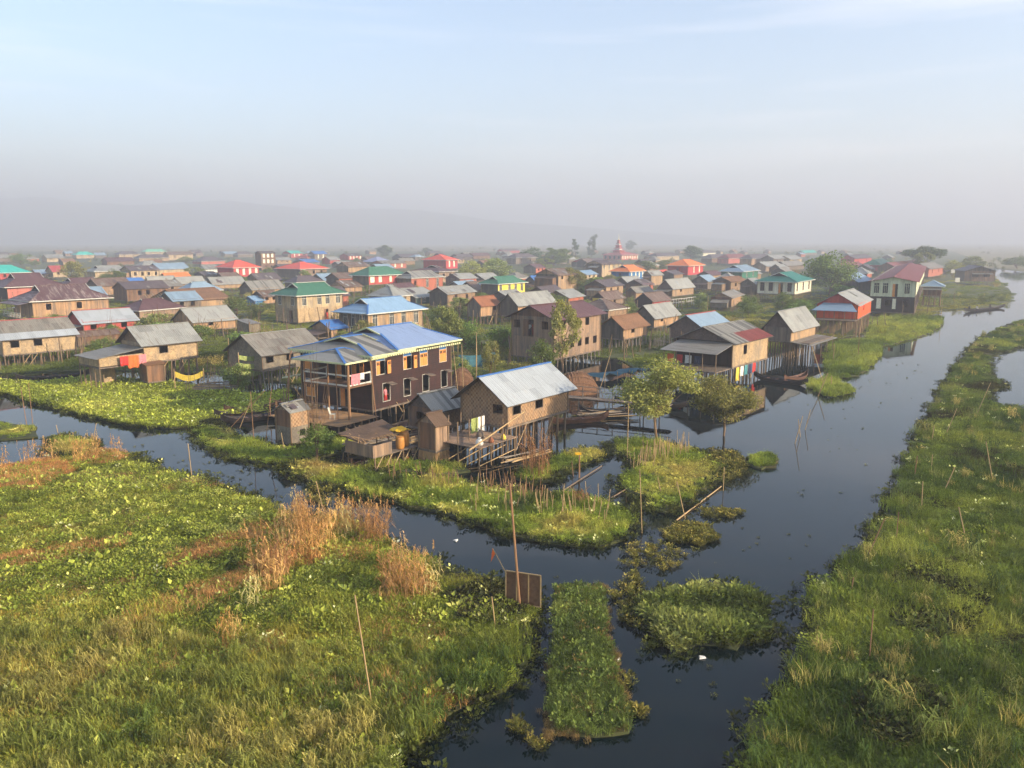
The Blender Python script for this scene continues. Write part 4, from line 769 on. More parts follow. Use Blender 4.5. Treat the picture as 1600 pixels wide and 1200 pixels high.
house('stilt_house', 'red house with coral hipped roof near the middle of the skyline', 697, 715, 428, 420, 406, A=662, hd=36, rise=2.4, roof='hip', rm='r_coral', wm='p_crimson', S=[('lit', .3), ('lit', .7)], oy=.9, kg=1, group=GX)
house('stilt_house', 'house with dark green hipped roof and pale yellow windows', 577, 631, 463, 445, 430, A=552, hd=37, rise=2.2, roof='hip', rm='r_green', wm='p_red', wmW='w_grey', S=[('lit', .1, 0, 1.6), ('lit', .32, 0, 1.2), ('lit', .62, 0, .9), ('lit', .85, 0, 1.4)], oy=.9, kg=1, group=GF)
house('stilt_house', 'salmon pink plank house under a patched grey roof', 643, 692, 461, 455, 434, A=617, hd=37, rise=1.8, roof='hip', rm='r_stripe', wm='p_salmon', wmW='w_grey', S=[('bare', .12), ('f', .5), ('f', .83)], oy=.7, group=GF)
house('stilt_house', 'brown house with dark maroon roof behind the salmon pink house', 686, 711, 447, 441, 424, A=645, hd=37, rise=1.9, roof='hip', rm='r_maroon', wm='w_weather', S=b_(.3, .7), oy=.8, group=GF)
house('stilt_house', 'dark teal walled house with grey gabled roof above the light blue roof', 650, 682, 486, 475, 465, A=606, hd=37, rise=2.2, rm='r_zinc', wm='p_teal', wmW='w_darkgrey', gm='m_dark', S=f_(.4), group=GF)
house('stilt_house', 'long tan house under a wide coral red roof', 470, 511, 441, 434, 420, A=434, hd=37, rise=2.4, roof='hip', rm='r_coral', wm='w_weather', wmW='w_grey', S=b_(.2, .5, .8), oy=.9, kg=.95, group=GF)
house('stilt_house', 'crimson house with coral red hipped roof and arched white windows', 366, 405, 441, 433, 418, A=341, hd=38, rise=2.6, roof='hip', rm='r_coral', wm='p_crimson', S=[('lit', x, 0, 1.0) for x in (.15, .4, .65, .9)], oy=.9, kg=1, group=GF)
house('stilt_house', 'brown two storey house with ridged brown roof left of the dark green roof', 545, 576, 441, 436, 417, A=527, hd=37, rise=1.9, rm='r_rust', wm='w_tan', wmW='w_grey', st=2, low='p_salmon', group=GF, oy=.7)
house('stilt_house', 'house with periwinkle blue hipped roof on the left half of the skyline', 590, 612, 416, 413, 409, A=568, hd=37, rise=2.8, roof='hip', rm='r_blueviolet', wm='w_grey', oy=.9, kg=1, group=GX)
house('stilt_house', 'tan house with grey roof and pale windows below the periwinkle roof', 600, 635, 425, 420, 412, A=579, hd=37, rise=1.5, rm='r_old', wm='p_salmon', wmW='w_grey', S=[('lit', .2), ('lit', .5), ('lit', .8)], group=GX)
house('bamboo_hut', 'low building with strong blue roof above the long coral roof', 478, 500, 417, 414, 410, A=458, hd=37, rise=2.0, rm='r_deep', wm='w_grey', cat='hut')
house('stilt_house', 'small house with coral roof above the strong blue roof', 480, 496, 409, 407, 403, A=462, hd=37, rise=2.6, roof='hip', rm='r_coral', wm='p_red', oy=.9, kg=1, group=GX)
house('stilt_house', 'far turquoise roofed building with red walls on the left skyline', 455, 473, 405, 403, 396, A=441, hd=37, rise=2.4, rm='r_turq', wm='p_red', S=[('lit', .3), ('lit', .7)], group=GX)
house('stilt_house', 'far blue roofed two storey building beside the far turquoise one', 492, 511, 409, 406, 397, A=482, hd=37, rise=2.4, rm='r_deep', wm='w_grey', S=[('lit', .3), ('lit', .7)], group=GX)
house('stilt_house', 'three storey brown house with rows of bright white windows', 409, 431, 424, 422, 396, A=400, hd=38, rise=1.2, rm='r_dark', wm='w_brown', st=3, S=[('lit', x, r, 1.3) for x in (.2, .5, .8) for r in (1, 2)]+[('bare', .3, 0), ('bare', .7, 0)], group=GX)
house('stilt_house', 'dark roofed house with four bright windows on the skyline', 545, 565, 410, 406, 400, A=531, hd=37, rise=2.0, rm='r_dark', wm='p_red', S=[('lit', x, 0, 1.2) for x in (.15, .4, .65, .9)], group=GX)
house('stilt_house', 'long dark shed left of the central coral roof', 628, 661, 409, 407, 402, W=10, hd=37, rise=2.6, rm='r_dark', wm='w_darkgrey', group=GX)
house('stilt_house', 'blue white zinc roof beside the bushes under the long coral roof', 508, 541, 451, 445, 443, W=8, hd=37, rise=2.6, rm='r_slate', wm='w_grey', group=GF)
house('stilt_house', 'brown roofed tan house right of the green roofed two storey house', 540, 566, 465, 456, 449, W=7, hd=37, rise=2.0, rm='r_rust', wm='w_orange', group=GF)
house('stilt_house', 'house with patchwork grey and dark roof left of the green roofed house', 395, 444, 470, 460, 453, A=376, hd=38, rise=2.5, rm='r_stripe', wm='w_tan', wmW='w_grey', gm='m_dark', group=GF)
house('bamboo_hut', 'small brown hut with windows beside the blue tarpaulin', 413, 436, 483, 474, 464, A=396, hd=38, rise=1.5, rm='r_rust', wm='w_orange', S=b_(.2, .7), gm='m_dark', cat='hut', near=1)
house('bamboo_hut', 'hut wrapped in bright blue tarpaulin with pale roof', 399, 412, 484, 478, 470, A=382, hd=38, rise=1.0, rm='r_sky', wm='p_blue', cat='hut')
house('stilt_house', 'wide brown roofed house above the patchwork grey roof', 405, 440, 449, 444, 439, A=384, hd=38, rise=2.6, rm='r_dark', wm='w_weather', group=GF)
for (B, C, vv, A, rm, lab) in ((234, 274, 455, 229, 'r_zinc', 'first grey zinc gable right of the deep blue roof'), (281, 320, 456, 271, 'r_zinc', 'second grey zinc gable right of the deep blue roof'), (334, 383, 457, 321, 'r_zinc', 'widest grey zinc gable, third right of the deep blue roof')):
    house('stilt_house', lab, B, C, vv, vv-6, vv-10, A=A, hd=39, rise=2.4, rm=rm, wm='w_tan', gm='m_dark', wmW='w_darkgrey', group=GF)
house('bamboo_hut', 'deep blue roofed hut on the left of the zinc gables', 198, 228, 455, 450, 446, W=6, hd=40, rise=2.0, rm='r_deep', wm='w_brown', cat='hut')
house('stilt_house', 'dark weathered plank house on stilts under the zinc gables', 200, 264, 477, 470, 452, W=7, hd=40, rise=1.9, rm='r_dark', wm='w_brown', S=b_(.3, .5), group=GF, near=1)
house('stilt_house', 'tan house with grey hipped roof above the deep blue roof', 150, 206, 443, 436, 424, W=9, hd=40, rise=1.9, roof='hip', rm='r_zinc', wm='w_pale', S=b_(.7), oy=.8, group=GF)
house('stilt_house', 'tan house with dark roof and four windows above the zinc gables', 206, 250, 444, 437, 423, W=8, hd=40, rise=1.8, rm='r_dark', wm='w_pale', S=b_(.15, .4, .62, .88), group=GF)
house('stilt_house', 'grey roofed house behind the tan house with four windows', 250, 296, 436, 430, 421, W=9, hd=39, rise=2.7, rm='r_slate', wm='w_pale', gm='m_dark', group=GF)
house('bamboo_hut', 'hut with bright orange roof among the grey roofs', 264, 300, 445, 441, 437, W=7, hd=39, rise=2.2, rm='r_orange', wm='w_tan', cat='hut')
house('bamboo_hut', 'dark blue walled hut left of the crimson house', 320, 341, 440, 436, 430, W=7, hd=39, rise=1.4, rm='r_dark', wm='w_darkgrey', cat='hut')
house('stilt_house', 'grey roofed hut just left of the crimson house gable', 322, 343, 430, 426, 421, W=7, hd=39, rise=2.2, rm='r_zinc', wm='p_white', group=GF)
house('stilt_house', 'dark hipped roof house above the crimson house', 315, 352, 416, 413, 408, W=10, hd=39, rise=2.6, roof='hip', rm='r_dark', wm='p_pink', oy=.9, kg=1, group=GX)
house('stilt_house', 'red house with turquoise roof cut by the left edge of the picture', -34, 47, 446, 440, 427, W=9, hd=41, rise=2.6, roof='hip', rm='r_turq', wm='p_red', S=[('bare', .52), ('lit', .85)], oy=.8, kg=.95, group=GF)
house('stilt_house', 'small house with dull crimson roof near the left edge', 84, 105, 438, 433, 425, W=7, hd=41, rise=2.6, rm='r_crim', wm='w_pale', S=b_(.4), group=GF)
house('stilt_house', 'grey roof right of the turquoise roof at the left', 60, 88, 437, 433, 429, W=8, hd=41, rise=1.9, rm='r_slate', wm='w_tan', group=GF)
FAR = [  # B, C, base row, wall height, roof, wall, style, label
 (120, 148, 406, 3.4, 'r_turq', 'w_pale', 'hip', 'far small house with turquoise roof on the left plain'),
 (228, 260, 400, 3.6, 'r_mint', 'w_pale', 'hip', 'farthest mint green roof on the left skyline'),
 (187, 219, 406, 3.8, 'r_dark', 'w_pale', 'hip', 'far tan house with dark roof left of the mint roof'),
 (218, 264, 411, 2.6, 'r_dark', 'w_tan', 'hip', 'long low dark roof below the mint green roof'),
 (264, 302, 409, 4.4, 'r_rust', 'w_pale', 'gable', 'far tan two storey block right of the mint roof'),
 (168, 210, 417, 2.4, 'r_maroon', 'w_brown', 'gable', 'far maroon roof left of the long low dark roof'),
 (74, 100, 412, 3.2, 'r_zinc', 'w_pale', 'gable', 'far grey roofed house among pale shrubs at the left'),
 (-4, 22, 411, 3.0, 'r_zinc', 'w_grey', 'gable', 'far grey roof at the left edge above the turquoise roof'),
 (-6, 15, 404, 2.6, 'r_dark', 'w_grey', 'gable', 'farthest dark roof at the left edge'),
 (150, 166, 405, 2.4, 'r_slate', 'w_grey', 'gable', 'far slate roof between turquoise and dark roofs'),
 (352, 372, 403, 2.4, 'r_slate', 'w_grey', 'gable', 'far pale slate roof above the coral crimson house'),
 (372, 396, 404, 2.6, 'r_dark', 'w_grey', 'hip', 'far dark roof left of the three storey house'),
 (300, 316, 399, 2.4, 'r_dark', 'w_tan', 'gable', 'far dark roof right of the mint roof'),
 (516, 531, 416, 2.6, 'r_zinc', 'p_red', 'gable', 'far zinc roof with red wall right of the blue building'),
 (672, 690, 402, 2.4, 'r_dark', 'w_tan', 'gable', 'far dark roof behind the central coral roof'),
 (716, 738, 411, 2.8, 'r_dark', 'w_darkgrey', 'gable', 'dark gabled shed just right of the central coral roof'),
 (785, 812, 397, 2.6, 'r_dark', 'p_red', 'gable', 'far dark roof with red wall left of the big trees'),
 (806, 838, 416, 4.0, 'r_dark', 'w_grey', 'hip', 'grey two storey house behind the yellow house trees'),
 (740, 766, 407, 2.4, 'r_maroon', 'w_brown', 'gable', 'far maroon roof above the leafy trees'),
 (1026, 1061, 410, 3.2, 'r_dark', 'w_pale', 'hip', 'far tan building with dark roof right of the pagoda'),
 (1098, 1118, 402, 3.0, 'r_dark', 'p_cream', 'hip', 'far cream house beside the round dark tree'),
 (1112, 1140, 413, 3.0, 'r_dark', 'w_brown', 'hip', 'dark roofed brown house right of the orange and blue roof'),
 (1138, 1169, 415, 3.6, 'r_redrust', 'p_pink', 'hip', 'pink walled house with rust red hipped roof'),
 (1174, 1206, 417, 4.0, 'r_dark', 'w_orange', 'hip', 'orange brown house with dark hipped roof right of the pink one'),
 (1208, 1232, 417, 3.8, 'r_zinc', 'w_grey', 'gable', 'grey gabled house right of the orange brown one'),
 (1234, 1252, 416, 3.2, 'r_zinc', 'w_pale', 'gable', 'pale gabled house left of the tall green tree'),
 (1196, 1222, 428, 2.4, 'r_zinc', 'w_weather', 'gable', 'low zinc roof just above the cream house'),
 (1228, 1256, 426, 2.2, 'r_old', 'w_grey', 'gable', 'weathered roof above the right end of the cream house'),
 (1256, 1276, 401, 2.6, 'r_turq', 'w_grey', 'gable', 'far turquoise roof behind the tall green tree'),
 (1334, 1361, 419, 4.6, 'r_dark', 'p_red', 'gable', 'red two storey house right of the tall green tree'),
 (1374, 1393, 428, 3.6, 'r_green', 'p_red', 'hip', 'red house with small dark green hipped roof'),
 (1320, 1350, 430, 2.4, 'r_redrust', 'w_brown', 'gable', 'low rust roof in front of the red two storey house'),
 (1398, 1438, 432, 3.0, 'r_redrust', 'w_brown', 'gable', 'wide rust brown roof behind the pale green house'),
 (1450, 1472, 437, 3.6, 'r_old', 'p_salmon', 'gable', 'salmon house with grey gable behind the small orange house'),
 (1336, 1360, 462, 3.0, 'r_slate', 'w_grey', 'gable', 'grey gabled hut between the tall green tree and the pale green house'),
 (1300, 1330, 441, 2.6, 'r_old', 'w_grey', 'gable', 'weathered roof half hidden by the tall green tree'),
 (1063, 1084, 398, 2.4, 'r_dark', 'w_tan', 'gable', 'far little dark roof left of the round dark tree'),
 (862, 886, 416, 2.6, 'r_dark', 'w_grey', 'gable', 'dark roof among the big trees left of the pagoda'),
]
for B, C, vv, hw, rm, wm, rf, lab in FAR:
    p = G(B, vv); k = FPX/(p-CAMP).length; hfm = 1.3
    house('stilt_house', lab, B, C, vv, vv-hfm*k, vv-(hfm+hw)*k, W=7.5 if hw > 2.5 else 6.5, hd=38, rise=2.4, roof=rf, rm=rm, wm=wm, S=([('bare', .25), ('bare', .7)] if hw > 3 else []), near=0, oy=.8, kg=.95, group=GX)

ANCH = [(778, 450, 'yellow house'), (1220, 450, 'cream white house'), (1150, 435, 'deep green house'), (985, 430, 'bright blue house'), (1075, 420, 'red house with orange roof'), (1310, 485, 'bright orange house'), (1400, 455, 'pale green house'), (600, 560, 'chocolate house'), (600, 475, 'light blue roof'), (490, 470, 'green roofed two storey house'), (375, 420, 'crimson house'), (470, 420, 'long coral roof'), (660, 440, 'salmon pink house'), (590, 430, 'dark green roof'), (690, 408, 'central coral roof'), (415, 405, 'three storey house'), (20, 425, 'turquoise roof'), (110, 470, 'streaked maroon roof'), (175, 505, 'brick red house'), (212, 442, 'deep blue roof'), (282, 433, 'orange roofed hut'), (966, 395, 'pagoda'), (870, 510, 'big plank house'), (640, 466, 'dark teal house'), (850, 440, 'two storey brown house'), (940, 420, 'tan house with many windows'), (1030, 505, 'tan house with pale sheet roof'), (975, 520, 'thatched hut on close stilts'), (765, 485, 'thatched hut'), (1293, 425, 'tall shaggy tree'), (1440, 405, 'umbrella shaped tree'), (243, 394, 'mint green roof'), (131, 400, 'far turquoise roof'), (1150, 405, 'pink walled house'), (1082, 395, 'round dark skyline tree'), (601, 392, 'lone skyline tree'), (300, 465, 'half built thatched house'), (385, 515, 'pale corrugated shed'), (1062, 470, 'white railing'), (1380, 418, 'small dark green hipped roof'), (497, 398, 'far blue roof'), (320, 405, 'dark hipped roof'), (180, 432, 'dark round tree'), (1130, 475, 'low hut on the village green')]
USED = set()
def near_label(pre, u, v):
    ds = sorted((math.hypot(u-a, (v-b)*2.5), a, b, n) for a, b, n in ANCH)
    for dist, a, b, n in ds:
        adv = 'just' if dist < 38 else ('a little' if dist < 85 else 'well'); du, dv = u-a, (v-b)*2.5
        for s in ((('left of' if du < 0 else 'right of'), ('behind' if dv < 0 else 'in front of')) if abs(du) > abs(dv) else (('behind' if dv < 0 else 'in front of'), ('left of' if du < 0 else 'right of'))):
            lab = '%s %s %s the %s' % (pre, adv, s, n)
            if lab not in USED and len(lab.split()) <= 16: USED.add(lab); return lab
    return pre
WCOL = {'w_tan': 'tan', 'w_weather': 'weathered', 'w_grey': 'grey', 'w_orange': 'light brown', 'm_brown': 'brown mat', 'm_tan': 'tan mat', 'p_salmon': 'salmon'}
RCOL = {'r_zinc': 'grey', 'r_old': 'dull grey', 'r_slate': 'slate', 'r_rust': 'rusty', 'r_dark': 'dark', 'r_maroon': 'maroon', 't_brown': 'thatched'}
# the crowd of further houses that cannot be told one from another
CROWD = {'grey': ('r_zinc', 'r_old', 'r_slate', 'r_zinc'), 'brown': ('r_rust', 'r_dark', 'r_maroon', 't_brown')}
def blocked(p, e1, e2, L_, W_, mar=1.0):
    for i in range(4):
        for j in range(4):
            q = p+e1*(L_*i/3)+e2*(W_*j/3)
            for b0, f1, f2, l_, w_ in FOOT:
                dd = q-b0; a = dd.dot(f1); c_ = dd.dot(f2)
                if -mar < a < l_+mar and -mar < c_ < w_+mar: return True
    return False
rr = random.Random(21); made = 0; tries = 0; VM = LAND['village_marsh']
while made < 105 and tries < 4000:
    tries += 1; v_ = 398+112*rr.random()**1.9; u_ = rr.uniform(-20, 1480 if v_ < 440 else (1240 if v_ < 480 else 1010)); b0 = G(u_, v_); D = (b0-CAMP).length
    if not bool(inside(VM, [b0.x], [b0.y])[0]): continue
    L_ = rr.uniform(6, 11); W_ = rr.uniform(5, 7); hd = rr.gauss(37, 4); h = R(hd); e1 = Vector((math.sin(h), math.cos(h), 0)); e2 = Vector((-math.cos(h), math.sin(h), 0))
    if blocked(b0, e1, e2, L_, W_): continue
    k = FPX/D; hfm = rr.uniform(1.0, 1.8); hwm = rr.uniform(1.9, 2.7); ck = rr.choice(('grey', 'brown')); n_ = 0 if D > 270 else 1
    q = b0+e1*L_; 
    wm_ = rr.choice(list(WCOL)); rm_ = rr.choice(CROWD[ck])
    house('stilt_house', near_label('%s house with %s roof' % (WCOL[wm_], RCOL[rm_]), u_+4*k, v_-2*k), u_, u_+10, v_, v_-hfm*k, v_-(hfm+hwm)*k, W=W_, L=L_, hd=hd, rise=rr.uniform(1.5, 2.3), roof=rr.choice(('gable', 'gable', 'gable', 'hip')), rm=rm_, wm=wm_, wmW=rr.choice(('w_grey', 'w_darkgrey', 'w_brown')), gm='m_dark', S=b_(.3, .7) if rr.random() < .6 else [], near=n_, oy=.5, kg=.9, group='crowded %s roofed houses' % ck)
    made += 1
# ------------------------------------------------------------------ the chocolate brown house
CH = house('stilt_house', 'chocolate brown two storey house with blue roof, orange shutters and a front balcony', 583, 705, 657, 641, 553, A=474, hd=32, rise=2.2, roof=None, rm='r_blue', wm='w_choc', st=2, near=2,
   S=[('o', .1, 1, 1.15), ('o', .42, 1, 1.15), ('c', .63, 1, 1.15), ('c', .89, 1, 1.1), ('w', .16, 0, .95), ('w', .41, 0, .95), ('w', .65, 0, .95), ('w', .9, 0, .95)],
   Wf=[('c', .09, 1, 1.1), ('door', .58, 1, 1.1), ('o', .8, 1, 1.2), ('c', .12, 0, 1.1), ('door', .62, 0, 1.1)], stm='stilt', frame='frame_grey')
L, W, hf, hw = CH['plan']; z1 = hf+hw; st = hw/2
xs = L*.30
hip_roof(CH, xs, L, 0, W, z1+.2, 1.45, 'r_blue', .85, .7, .5, 'x', 'r_deep', 'w_dark', 'limetrim')
hip_roof(CH, 0, xs+.9, W*.0, W, z1+.02, 1.1, 'r_stripe', .8, .62, .55, 'x', 'r_deep', 'w_dark', 'limetrim')
# scalloped eave trim
m = MB()
for k in range(int((L+1.6)/.34)):
    x = -.8+k*.34; m.box(x, x+.2, -.9, -.87, z1-.34, z1-.16)
for k in range(int((W+1.6)/.34)):
    y = -.8+k*.34; m.box(-.88, -.85, y, y+.2, z1-.34, z1-.16)
m.build('eave_trim', M['limetrim'], CH)
# propped flaps over the lower windows, with their struts
for fx in (.16, .41, .65, .9):
    m = MB(); x = fx*L; zt = hf+.86*st
    m.rings([[(x-.1, -.04, zt+.02), (x+.75, -.04, zt+.02), (x+.75, -.75, zt-.12), (x-.1, -.75, zt-.12)], [(x-.1, -.04, zt+.06), (x+.75, -.04, zt+.06), (x+.75, -.75, zt-.08), (x-.1, -.75, zt-.08)]]); m.build('window_flap', M['w_grey'], CH)
    post('prop', (x+.3, -.35, -.6), (x+.3, -.1, hf+.1), .05, 'stilt', CH)
# balcony on the west face and porch roof above it
d = 3.0; y0, y1 = 0.0, W*.62; zb = hf+st
m = MB(); m.box(-d, -.03, y0, y1, zb-.16, zb-.02); m.build('balcony_floor', M['w_brown'], CH)
rail = MB()
for zz in (.08, .95):
    rail.box(-d, -d+.1, y0, y1, zb+zz-.06, zb+zz+.06); rail.box(-d+.11, -.05, y0, y0+.1, zb+zz-.06, zb+zz+.06); rail.box(-d+.11, -.05, y1-.1, y1, zb+zz-.06, zb+zz+.06)
for q in ((-d+.05, y0+.05), (-d+.05, y1-.05), (-.1, y0+.05), (-.1, y1-.05)): rail.box(q[0]-.06, q[0]+.06, q[1]-.06, q[1]+.06, zb-.02, zb+1.05)
rail.build('balcony_rail', M['white'], CH)
hip_roof(CH, -d-.1, 1.2, y0+.2, y1+.1, z1-.28, .7, 'r_stripe', .55, 1.0, .8, 'x', 'r_deep', 'w_dark', 'limetrim')
for q in ((-d+.05, y0+.05, .13), (-d+.05, y1-.1, .1), (-d+.05, (y0+y1)*.45, .09)): post('balcony_post', (q[0], q[1], -.8), (q[0], q[1], z1-.42), q[2], 'post_new', CH)
for (a, b_, c, e) in ((-3.6, y1+1.6, -3.1, y1+1.5), (-3.3, y1*.75, -3.15, y1*.8), (-3.25, y1*.2, -3.12, y1*.25), (-.6, -1.0, -.75, -.5), (-2.2, W+.3, -1.0, W+.2)):
    post('scaffold_pole', (a, b_, -.6), (c, e, z1-.2), .055, 'post_new', CH)
# washing on the balcony rail belongs to nobody's wall: a thing of its own
# landing deck in front with a bamboo railing
m = MB()
for k in range(26):
    y = -1.0+k*.33; m.box(-5.4, -.3, y, y+.3, hf-.42+random.uniform(-.02, .02), hf-.36)
dk = m.build('landing_deck', M['w_new'], CH); dk['kind'] = 'stuff'
for i in range(6):
    for j in range(5): post('deck_post', (-5.2+i*.95, -.8+j*1.9, -.8), (-5.2+i*.95, -.8+j*1.9, hf-.42), .07, 'stilt', CH)
for k in range(8): post('rail_post', (-5.2, 2.2+k*.75, hf-.36), (-5.2, 2.2+k*.75, hf+.75+.06*k), .04, 'post_new', CH)
for zz in (.35, .72): post('rail_bar', (-5.2, 2.1, hf+zz), (-5.2, 7.6, hf+zz+.4), .04, 'post_new', CH)
for k in range(5): post('rail_post', (-4.9+k*.7, 6.9, hf-.36), (-4.9+k*.7, 6.9, hf+.9), .04, 'post_new', CH)
m = MB(); m.box(-4.4, -3.4, 4.6, 4.7, hf-.3, hf+.55); m.build('bench_panel', M['shutter'], CH)
def at_house(t, x, y, z): return t.matrix_basis @ Vector((x, y, z))
def local_thing(t, name, label, cat, x, y, z, rz=0, group=None): p = at_house(t, x, y, z); return thing(name, label, cat, p, t.rotation_euler.z+rz, group)
# plastic chair on the deck
c = local_thing(CH, 'chair', 'white plastic chair on the deck of the chocolate house', 'chair', -3.4, 1.6, hf-.34, .5)
m = MB(); m.box(-.24, .24, -.22, .22, .4, .45); m.build('seat', M['white'], c); m = MB(); m.rings([[(-.24, .2, .45), (.24, .2, .45), (.24, .26, .45), (-.24, .26, .45)], [(-.22, .36, 1.0), (.22, .36, 1.0), (.22, .4, 1.0), (-.22, .4, 1.0)]]); m.build('backrest', M['white'], c)
for sx in (-.2, .2):
    for sy in (-.18, .2): m = MB(); m.bar((sx, sy, 0), (sx, sy, .4), .04, .04); m.build('leg', M['white'], c)
def cloth(name, label, cat, p, rz, w, h, mat, wav=.06, n=9, group=None, parent=None):
    """hanging cloth with folds, top edge at p"""
    m = MB(); k = 5; vv = [[(w*(i/n-.5), wav*math.sin(i*1.9+j*.5)*(j/k), -h*j/k*(1+.04*math.sin(i))) for i in range(n+1)] for j in range(k+1)]
    m.rings([[(x, y, z) for x, y, z in r]+[(x, y+.015, z) for x, y, z in reversed(r)] for r in vv]); o = m.build(name, M[mat], parent)
    o.location = p; o.rotation_euler = (0, 0, rz); 
    if label: tag(o, label, cat, group)
    return o
cloth('laundry', 'pink patterned blanket hung over the white balcony rail', 'laundry', at_house(CH, -d+.9, y0-.02, zb+1.03), CH.rotation_euler.z, 1.1, .95, 'cl_pink')
cloth('laundry', 'white towel beside the pink blanket on the balcony rail', 'laundry', at_house(CH, -d+1.75, y0-.02, zb+1.03), CH.rotation_euler.z, .5, .6, 'cl_white')
m = MB(); m.rings([[(-1.2, W+.1, hf+st*.95), (1.0, W+.1, hf+st*.95), (1.0, W+1.4, hf+st*.85), (-1.2, W+1.4, hf+st*.85)], [(-1.2, W+.1, hf+st), (1.0, W+.1, hf+st), (1.0, W+1.4, hf+st*.9), (-1.2, W+1.4, hf+st*.9)]]); m.build('awning', M['p_mint'], CH)

# ------------------------------------------------------------------ outhouses and platforms by the water
O1 = house('outhouse', 'tall narrow bamboo privy with black and white roof left of the chocolate house', 456, 483, 699, 697, 645, A=433, hd=36, rise=.7, rm='r_stripe', wm='m_weave', wmW='w_brown', st=2, low='m_grey', near=1, oe=.2, oy=.2, cat='outhouse', S=[('bare', .65, 0)])
O2 = house('outhouse', 'thatched privy on a straw skirt in front of the grey plank hut', 681, 700, 727, 704, 667, A=656, hd=37, rise=.9, rm='t_dark', wm='w_weather', wmW='w_brown', gm='w_weather', near=1, oe=.2, oy=.25, cat='outhouse', cap='t_dark')
L2, W2, hf2, hw2 = O2['plan']; m = MB(); rr = random.Random(3)
for k in range(90):
    s = k/90*2*(L2+W2)
    if s < L2: p = (s, -.05)
    elif s < L2+W2: p = (L2+.05, s-L2)
    elif s < 2*L2+W2: p = (2*L2+W2-s, W2+.05)
    else: p = (-.05, 2*(L2+W2)-s)
    m.bar((p[0], p[1], hf2), (p[0]*1.08-.04*L2+rr.uniform(-.05, .05), p[1]*1.08-.04*W2+rr.uniform(-.05, .05), rr.uniform(.0, .3)), .09, .03)
sk = m.build('straw_skirt', M['t_straw'], O2); sk['kind'] = 'stuff'
p = G(600, 722); PF = thing('bamboo_shelter', 'open bamboo platform with a ragged thatch roof beside the grassy strip', 'shelter', p, R(52))
m = MB()
for k in range(14): m.box(-2.4, 2.0, -1.5+k*.22, -1.5+k*.22+.19, 1.0, 1.06)
q = m.build('platform', M['w_grey'], PF); q['kind'] = 'stuff'
for x in (-2.2, -.7, .6, 1.8):
    for y in (-1.4, 1.4): post('stilt', (x+.1, y, -.8), (x, y, 2.4 if y > 0 else (1.0 if x > 0 else 1.9)), .06, 'stilt', PF)
for k in range(5): post('brace', (-2.2+k*.9, -1.5, .1), (-1.4+k*.9, -1.45, 1.0), .04, 'bamboo', PF)
m = MB(); m.rings([[(-2.6, -.4, 2.0), (1.2, -.5, 2.1), (1.6, 1.8, 2.6), (-2.7, 1.8, 2.3)], [(-2.6, -.4, 2.1), (1.2, -.5, 2.2), (1.6, 1.8, 2.7), (-2.7, 1.8, 2.4)]]); m.build('thatch_roof', M['t_dark'], PF)
m = MB(); rr = random.Random(8)
for k in range(120):
    x = rr.uniform(-2.6, 1.5); y = rr.uniform(-.5, 1.8); z = 2.12+.22*(y+.4)/2.2+.03*rr.random(); a = rr.gauss(1.57, .5); l = rr.uniform(.3, .9); m.bar((x-l*math.cos(a), y-l*math.sin(a), z-.08), (x+l*math.cos(a), y+l*math.sin(a), z+.1), .06, .02)
q = m.build('loose_straw', M['t_straw'], PF); q['kind'] = 'stuff'
m = MB(); m.box(-2.4, -.6, -1.5, -1.44, 1.06, 1.9); m.box(-2.4, -2.34, -1.44, 1.4, 1.06, 1.9); m.build('wall', M['w_weather'], PF)
def lathe(prof, n=14):
    m = MB(); m.rings([[(r*math.cos(2*math.pi*i/n), r*math.sin(2*math.pi*i/n), z) for i in range(n)] for r, z in prof]); return m
def barrel(label, p, s, mat, lid=None):
    t = thing('barrel', label, 'barrel', p); o = lathe([(.24*s, 0), (.28*s, .1*s), (.3*s, .4*s), (.28*s, .7*s), (.24*s, .8*s)]).build('drum', M[mat], t, True); lathe([(.25*s, .8*s), (.26*s, .84*s), (.1*s, .86*s)]).build('lid', M[lid or mat], t)
barrel('orange brown drum at the front edge of the bamboo shelter', PF.matrix_basis @ Vector((.6, -1.1, 1.06)), 1.1, 'barrel_orange'); barrel('larger orange drum under the yellow sheet', PF.matrix_basis @ Vector((1.35, -.75, 1.06)), 1.35, 'barrel_orange')
m = MB(); rr = random.Random(2); g = [[(-.6+.2*i, -.45+.2*j, .12*rr.random()+.3*math.exp(-((i-3)**2+(j-2)**2)/5)) for i in range(7)] for j in range(6)]
m.rings([r+[(x, y, z-.04) for x, y, z in reversed(r)] for r in g]); o = m.build('tarpaulin', M['tarp_yellow']); o.location = PF.matrix_basis @ Vector((1.2, -.55, 2.22)); o.rotation_euler = (.1, 0, .9); tag(o, 'bright yellow plastic sheet lying on the orange drums', 'tarpaulin')
# lathe the clutter platform between the grey hut and the woven house
LT, WT, hT, wT = TIN['plan']
pl_ = local_thing(TIN, 'bamboo_platform', 'cluttered bamboo landing at the gable end of the woven house', 'platform', -2.6, .4, 0)
m = MB()
for k in range(16): m.box(-2.2, 2.3, -1.6+k*.3, -1.6+k*.3+.26, hT-.55+random.uniform(-.02, .02), hT-.5)
q = m.build('deck', M['w_weather'], pl_); q['kind'] = 'stuff'
for x in (-2, -.7, .7, 2.1):
    for y in (-1.4, .6, 2.6): post('stilt', (x+random.uniform(-.15, .15), y, -.8), (x, y, hT-.5+(1.6 if random.random() < .35 else 0)), .06, 'stilt', pl_)
for k in range(4): post('brace', (-2.2, -1.6+k, .3), (2.2, -1.4+k*.9, .6+.2*k), .04, 'bamboo', pl_)
post('rail_bar', (-3.6, -1.8, hT-.3), (3.0, -1.7, hT+1.3), .06, 'bamboo', pl_)
